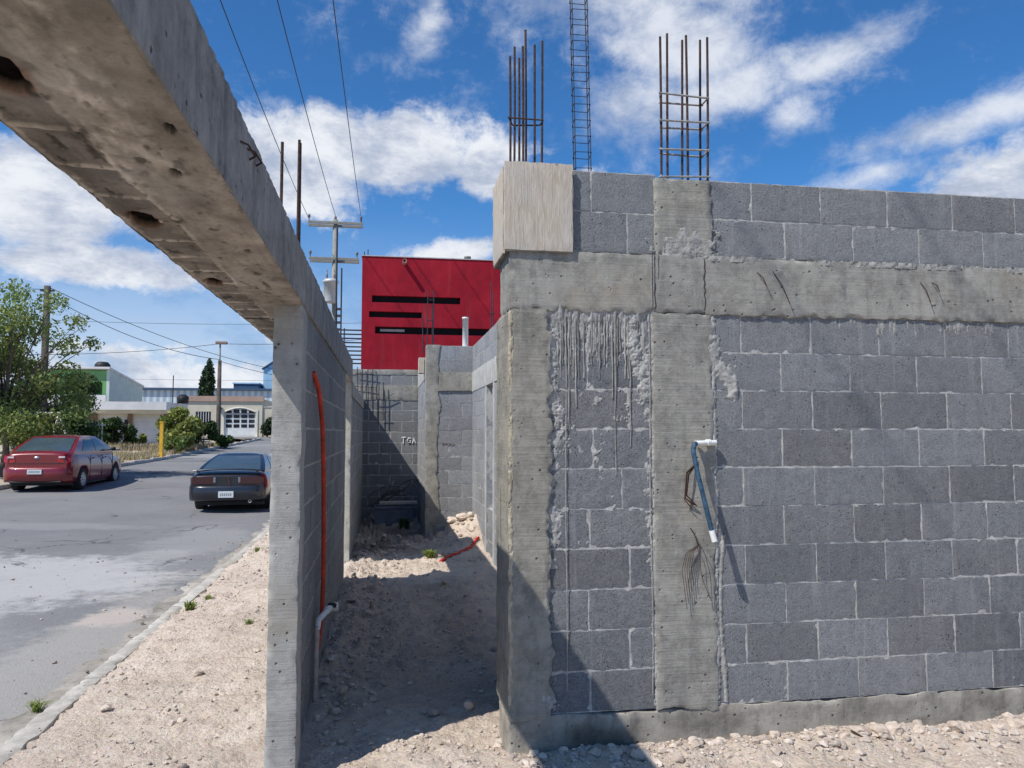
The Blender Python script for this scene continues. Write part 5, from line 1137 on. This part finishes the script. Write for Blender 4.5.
for sg in (-1, 1):
    m = MB(); m.box(min(sg*.30, sg*.745), max(sg*.30, sg*.745), -.032, .03, .645, .815, bev=.012); a_, b_ = (min(sg*.72, sg*.83), max(sg*.72, sg*.83)); m.box(a_, b_, -.018, .03, .66, .80, bev=.01, rz=sg*.9, piv=(sg*.735, -.02)); m.build('tail_light', TAILD, t)
    m = MB(); m.box(min(sg*.24, sg*.29), max(sg*.24, sg*.29), -.024, .0, .68, .80, bev=.005); m.build('reverse_light', m_simple('lens_grey', (.18, .18, .2), .3) if 'lens_grey' not in MATS else MATS['lens_grey'], t)
m = MB(); m.box(-.16, .16, -.122, -.110, .36, .50); pl = m.build('number_plate', PLATE, t)
m = MB()
for i in range(6): m.box(-.12+i*.042, -.095+i*.042, -.125, -.1225, .40, .455)
m.build('plate_characters', MATS['plate_ink'], pl)
m = MB(); m.box(-.07, .09, -.026, -.02, .80, .815); m.add([(.0, -.027, .80), (.05, -.027, .64), (.075, -.027, .66), (.05, -.027, .76)], [(0, 1, 2, 3)]); m.build('tail_emblem', m_simple('emblem', (.09, .03, .025), .4), t)
m = MB(); m.lathe([(.035, -.05), (.035, .2), (.028, .2), (.028, -.05), (.035, -.05)], (.5, .0, .27), 'y', 12); m.build('exhaust', RIM, t)

# ================================================================== CAMERA, SUN, SKY
cam = bpy.data.cameras.new('camera'); co = bpy.data.objects.new('camera', cam); COL.objects.link(co); S.camera = co
co.location = (0, 0, 1.58); co.rotation_euler = (rad(90+3.66), 0, rad(-9.4)); cam.sensor_width = 36; cam.lens = 36*765/1024; cam.clip_start = .05; cam.clip_end = 2000
sd = np.array([1, .6, -1.46]); sd /= np.linalg.norm(sd)
from mathutils import Vector
sl = bpy.data.lights.new('sun', 'SUN'); so_ = bpy.data.objects.new('sun', sl); COL.objects.link(so_); sl.energy = 5.0; sl.angle = rad(.53); sl.color = (1, .955, .89)
so_.rotation_euler = Vector(sd.tolist()).to_track_quat('-Z', 'Y').to_euler(); so_.location = (-10, -6, 15)
w = bpy.data.worlds.new('World'); S.world = w; w.use_nodes = True; nt = w.node_tree; nt.nodes.clear()
class WN(NT):
    def __init__(s): s.t = nt
k = WN()
out = k.n('ShaderNodeOutputWorld'); bg = k.n('ShaderNodeBackground'); k.l(bg.outputs[0], out.inputs[0])
sky = k.n('ShaderNodeTexSky'); sky.sky_type = 'NISHITA'; sky.sun_disc = False; sky.sun_elevation = rad(53); sky.sun_rotation = rad(239); sky.altitude = 600; sky.air_density = 1.0; sky.dust_density = .35; sky.ozone_density = 2.2
tc = k.n('ShaderNodeTexCoord'); D = tc.outputs['Generated']; sx = k.n('ShaderNodeSeparateXYZ'); k.l(D, sx.inputs[0]); x, y, z = sx.outputs
az = k.math('MULTIPLY', k.math('ARCTAN2', x, y), 57.2958); el = k.math('MULTIPLY', k.math('ARCSINE', z), 57.2958)
zc = k.math('ADD', k.math('MAXIMUM', z, 0), .12); cx = k.math('DIVIDE', x, zc); cy = k.math('DIVIDE', y, zc); cv = k.n('ShaderNodeCombineXYZ'); k.l(cx, cv.inputs[0]); k.l(cy, cv.inputs[1])
nz = k.noise(1.15, 9, .62, co=cv.outputs[0], dist=.35)
av = k.n('ShaderNodeCombineXYZ'); k.l(k.math('MULTIPLY', az, .045), av.inputs[0]); k.l(k.math('MULTIPLY', el, .085), av.inputs[1])
n2 = k.noise(1.45, 9, .62, co=av.outputs[0], dist=.15); av2 = k.n('ShaderNodeCombineXYZ'); k.l(k.math('MULTIPLY', az, .07), av2.inputs[0]); k.l(k.math('MULTIPLY', el, .085), av2.inputs[1]); n3 = k.noise(4.2, 8, .68, co=av2.outputs[0], dist=.2)
def blob(a0, e0, ra, re, tilt=0, amp=1):
    dx = k.math('SUBTRACT', az, a0); dy = k.math('SUBTRACT', el, e0)
    if tilt: dy = k.math('SUBTRACT', dy, k.math('MULTIPLY', dx, tilt))
    a = k.math('DIVIDE', dx, ra); b = k.math('DIVIDE', dy, re); q = k.math('ADD', k.math('MULTIPLY', a, a), k.math('MULTIPLY', b, b))
    return k.math('MULTIPLY', k.math('EXPONENT', k.math('MULTIPLY', q, -1)), amp)
dense = None
for a in [(-1, 20.3, 12, 3.0), (7.5, 19.6, 3.6, 2.6), (-9, 18, 8, 3.6), (-23, 14.8, 8, 4.), (-19, 11, 8, 1.8), (5, 13.4, 4.6, 1.3, .14, .8), (15, 19.0, 2.4, 1.0, 0, .5), (43, 15.6, 6.5, 2.6, .2), (50, 15, 8, 4), (-14, 3.5, 24, 2.6, 0, .62), (-7, 8.5, 4, 3.2, 0, .75), (-19, 5.5, 8, 1.2, 0, .55)]:
    b = blob(*a); dense = b if dense is None else k.math('MAXIMUM', dense, b)
thin = None
for a in [(22, 27.5, 5.5, 3.0, -.25, .95), (25, 23.6, 6.5, 1.6, .25, .9), (33, 25.0, 5.5, 1.5, .25, .85), (30, 21.8, 2.2, 1.6, .5, .6), (40, 19.6, 7, 1.1, .12, .9), (34, 17, 4, .9, .15, .65), (20, 31, 14, 3, 0, .8), (3.0, 28.6, 1.6, 2.2, .5, .7), (10, 27.5, 2.0, 2.0, .4, .45), (19, 23.5, 5, 2.0, 0, .75), (-8, 22.9, 1.6, .6, 0, .4), (4, 23.0, 2.2, .6, 0, .45)]:
    b = blob(*a); thin = b if thin is None else k.math('MAXIMUM', thin, b)
outv = k.ramp(k.math('ABSOLUTE', k.math('SUBTRACT', az, 10)), 38, 60)     # elsewhere round the sky: free scattered cloud
free = k.math('MULTIPLY', outv, k.ramp(nz, .52, .72, 0, .35))
high = k.math('MULTIPLY', k.ramp(el, 31, 40), k.ramp(nz, .53, .72, 0, .35)); free = k.math('MAXIMUM', free, high)
nn = k.math('ADD', k.math('MULTIPLY', k.math('SUBTRACT', n2, .5), 1.0), k.math('MULTIPLY', k.math('SUBTRACT', n3, .5), 1.15))
dm = k.ramp(k.math('ADD', dense, nn), .26, .68); wis = k.noise(1, 8, .7, co=k.map(av2.outputs[0], (6, 7, 1)), dist=.3)
tm = k.ramp(k.math('ADD', thin, k.math('ADD', k.math('MULTIPLY', nn, 1.25), k.math('MULTIPLY', k.math('SUBTRACT', wis, .5), .5))), .0, 1.0, 0, .85)
hz_ = k.math('MULTIPLY', k.ramp(el, 0, 17, .62, 0), k.ramp(az, -6, 8, 1, .7))
mask = k.math('MAXIMUM', k.math('MAXIMUM', dm, tm), free); mask = k.math('MAXIMUM', mask, hz_)
# cloud shading: bright crowns, cooler grey-lavender undersides
n4 = k.noise(1.6, 9, .66, co=k.map(av.outputs[0], loc=(0.03, .16, 0)), dist=.25)
shd = k.ramp(k.math('ADD', k.math('MULTIPLY', k.math('SUBTRACT', n4, n2), 2.6), k.math('MULTIPLY', n3, .8)), .15, .85)
cc = k.mix(shd, (.85, .88, .94), (.42, .49, .64))
skyc = k.mix(1., sky.outputs[0], (.043, .096, .142), 'MULTIPLY')
skyc = k.mix(k.ramp(el, 2, 20, .55, 0), skyc, (.22, .40, .68))
fc = k.mix(mask, skyc, cc); k.l(fc, bg.inputs[0]); bg.inputs[1].default_value = 1.0
S.render.engine = 'CYCLES'; S.view_settings.view_transform = 'Standard'; S.view_settings.look = 'None'; S.view_settings.exposure = 0; S.view_settings.gamma = 1
S.cycles.max_bounces = 6
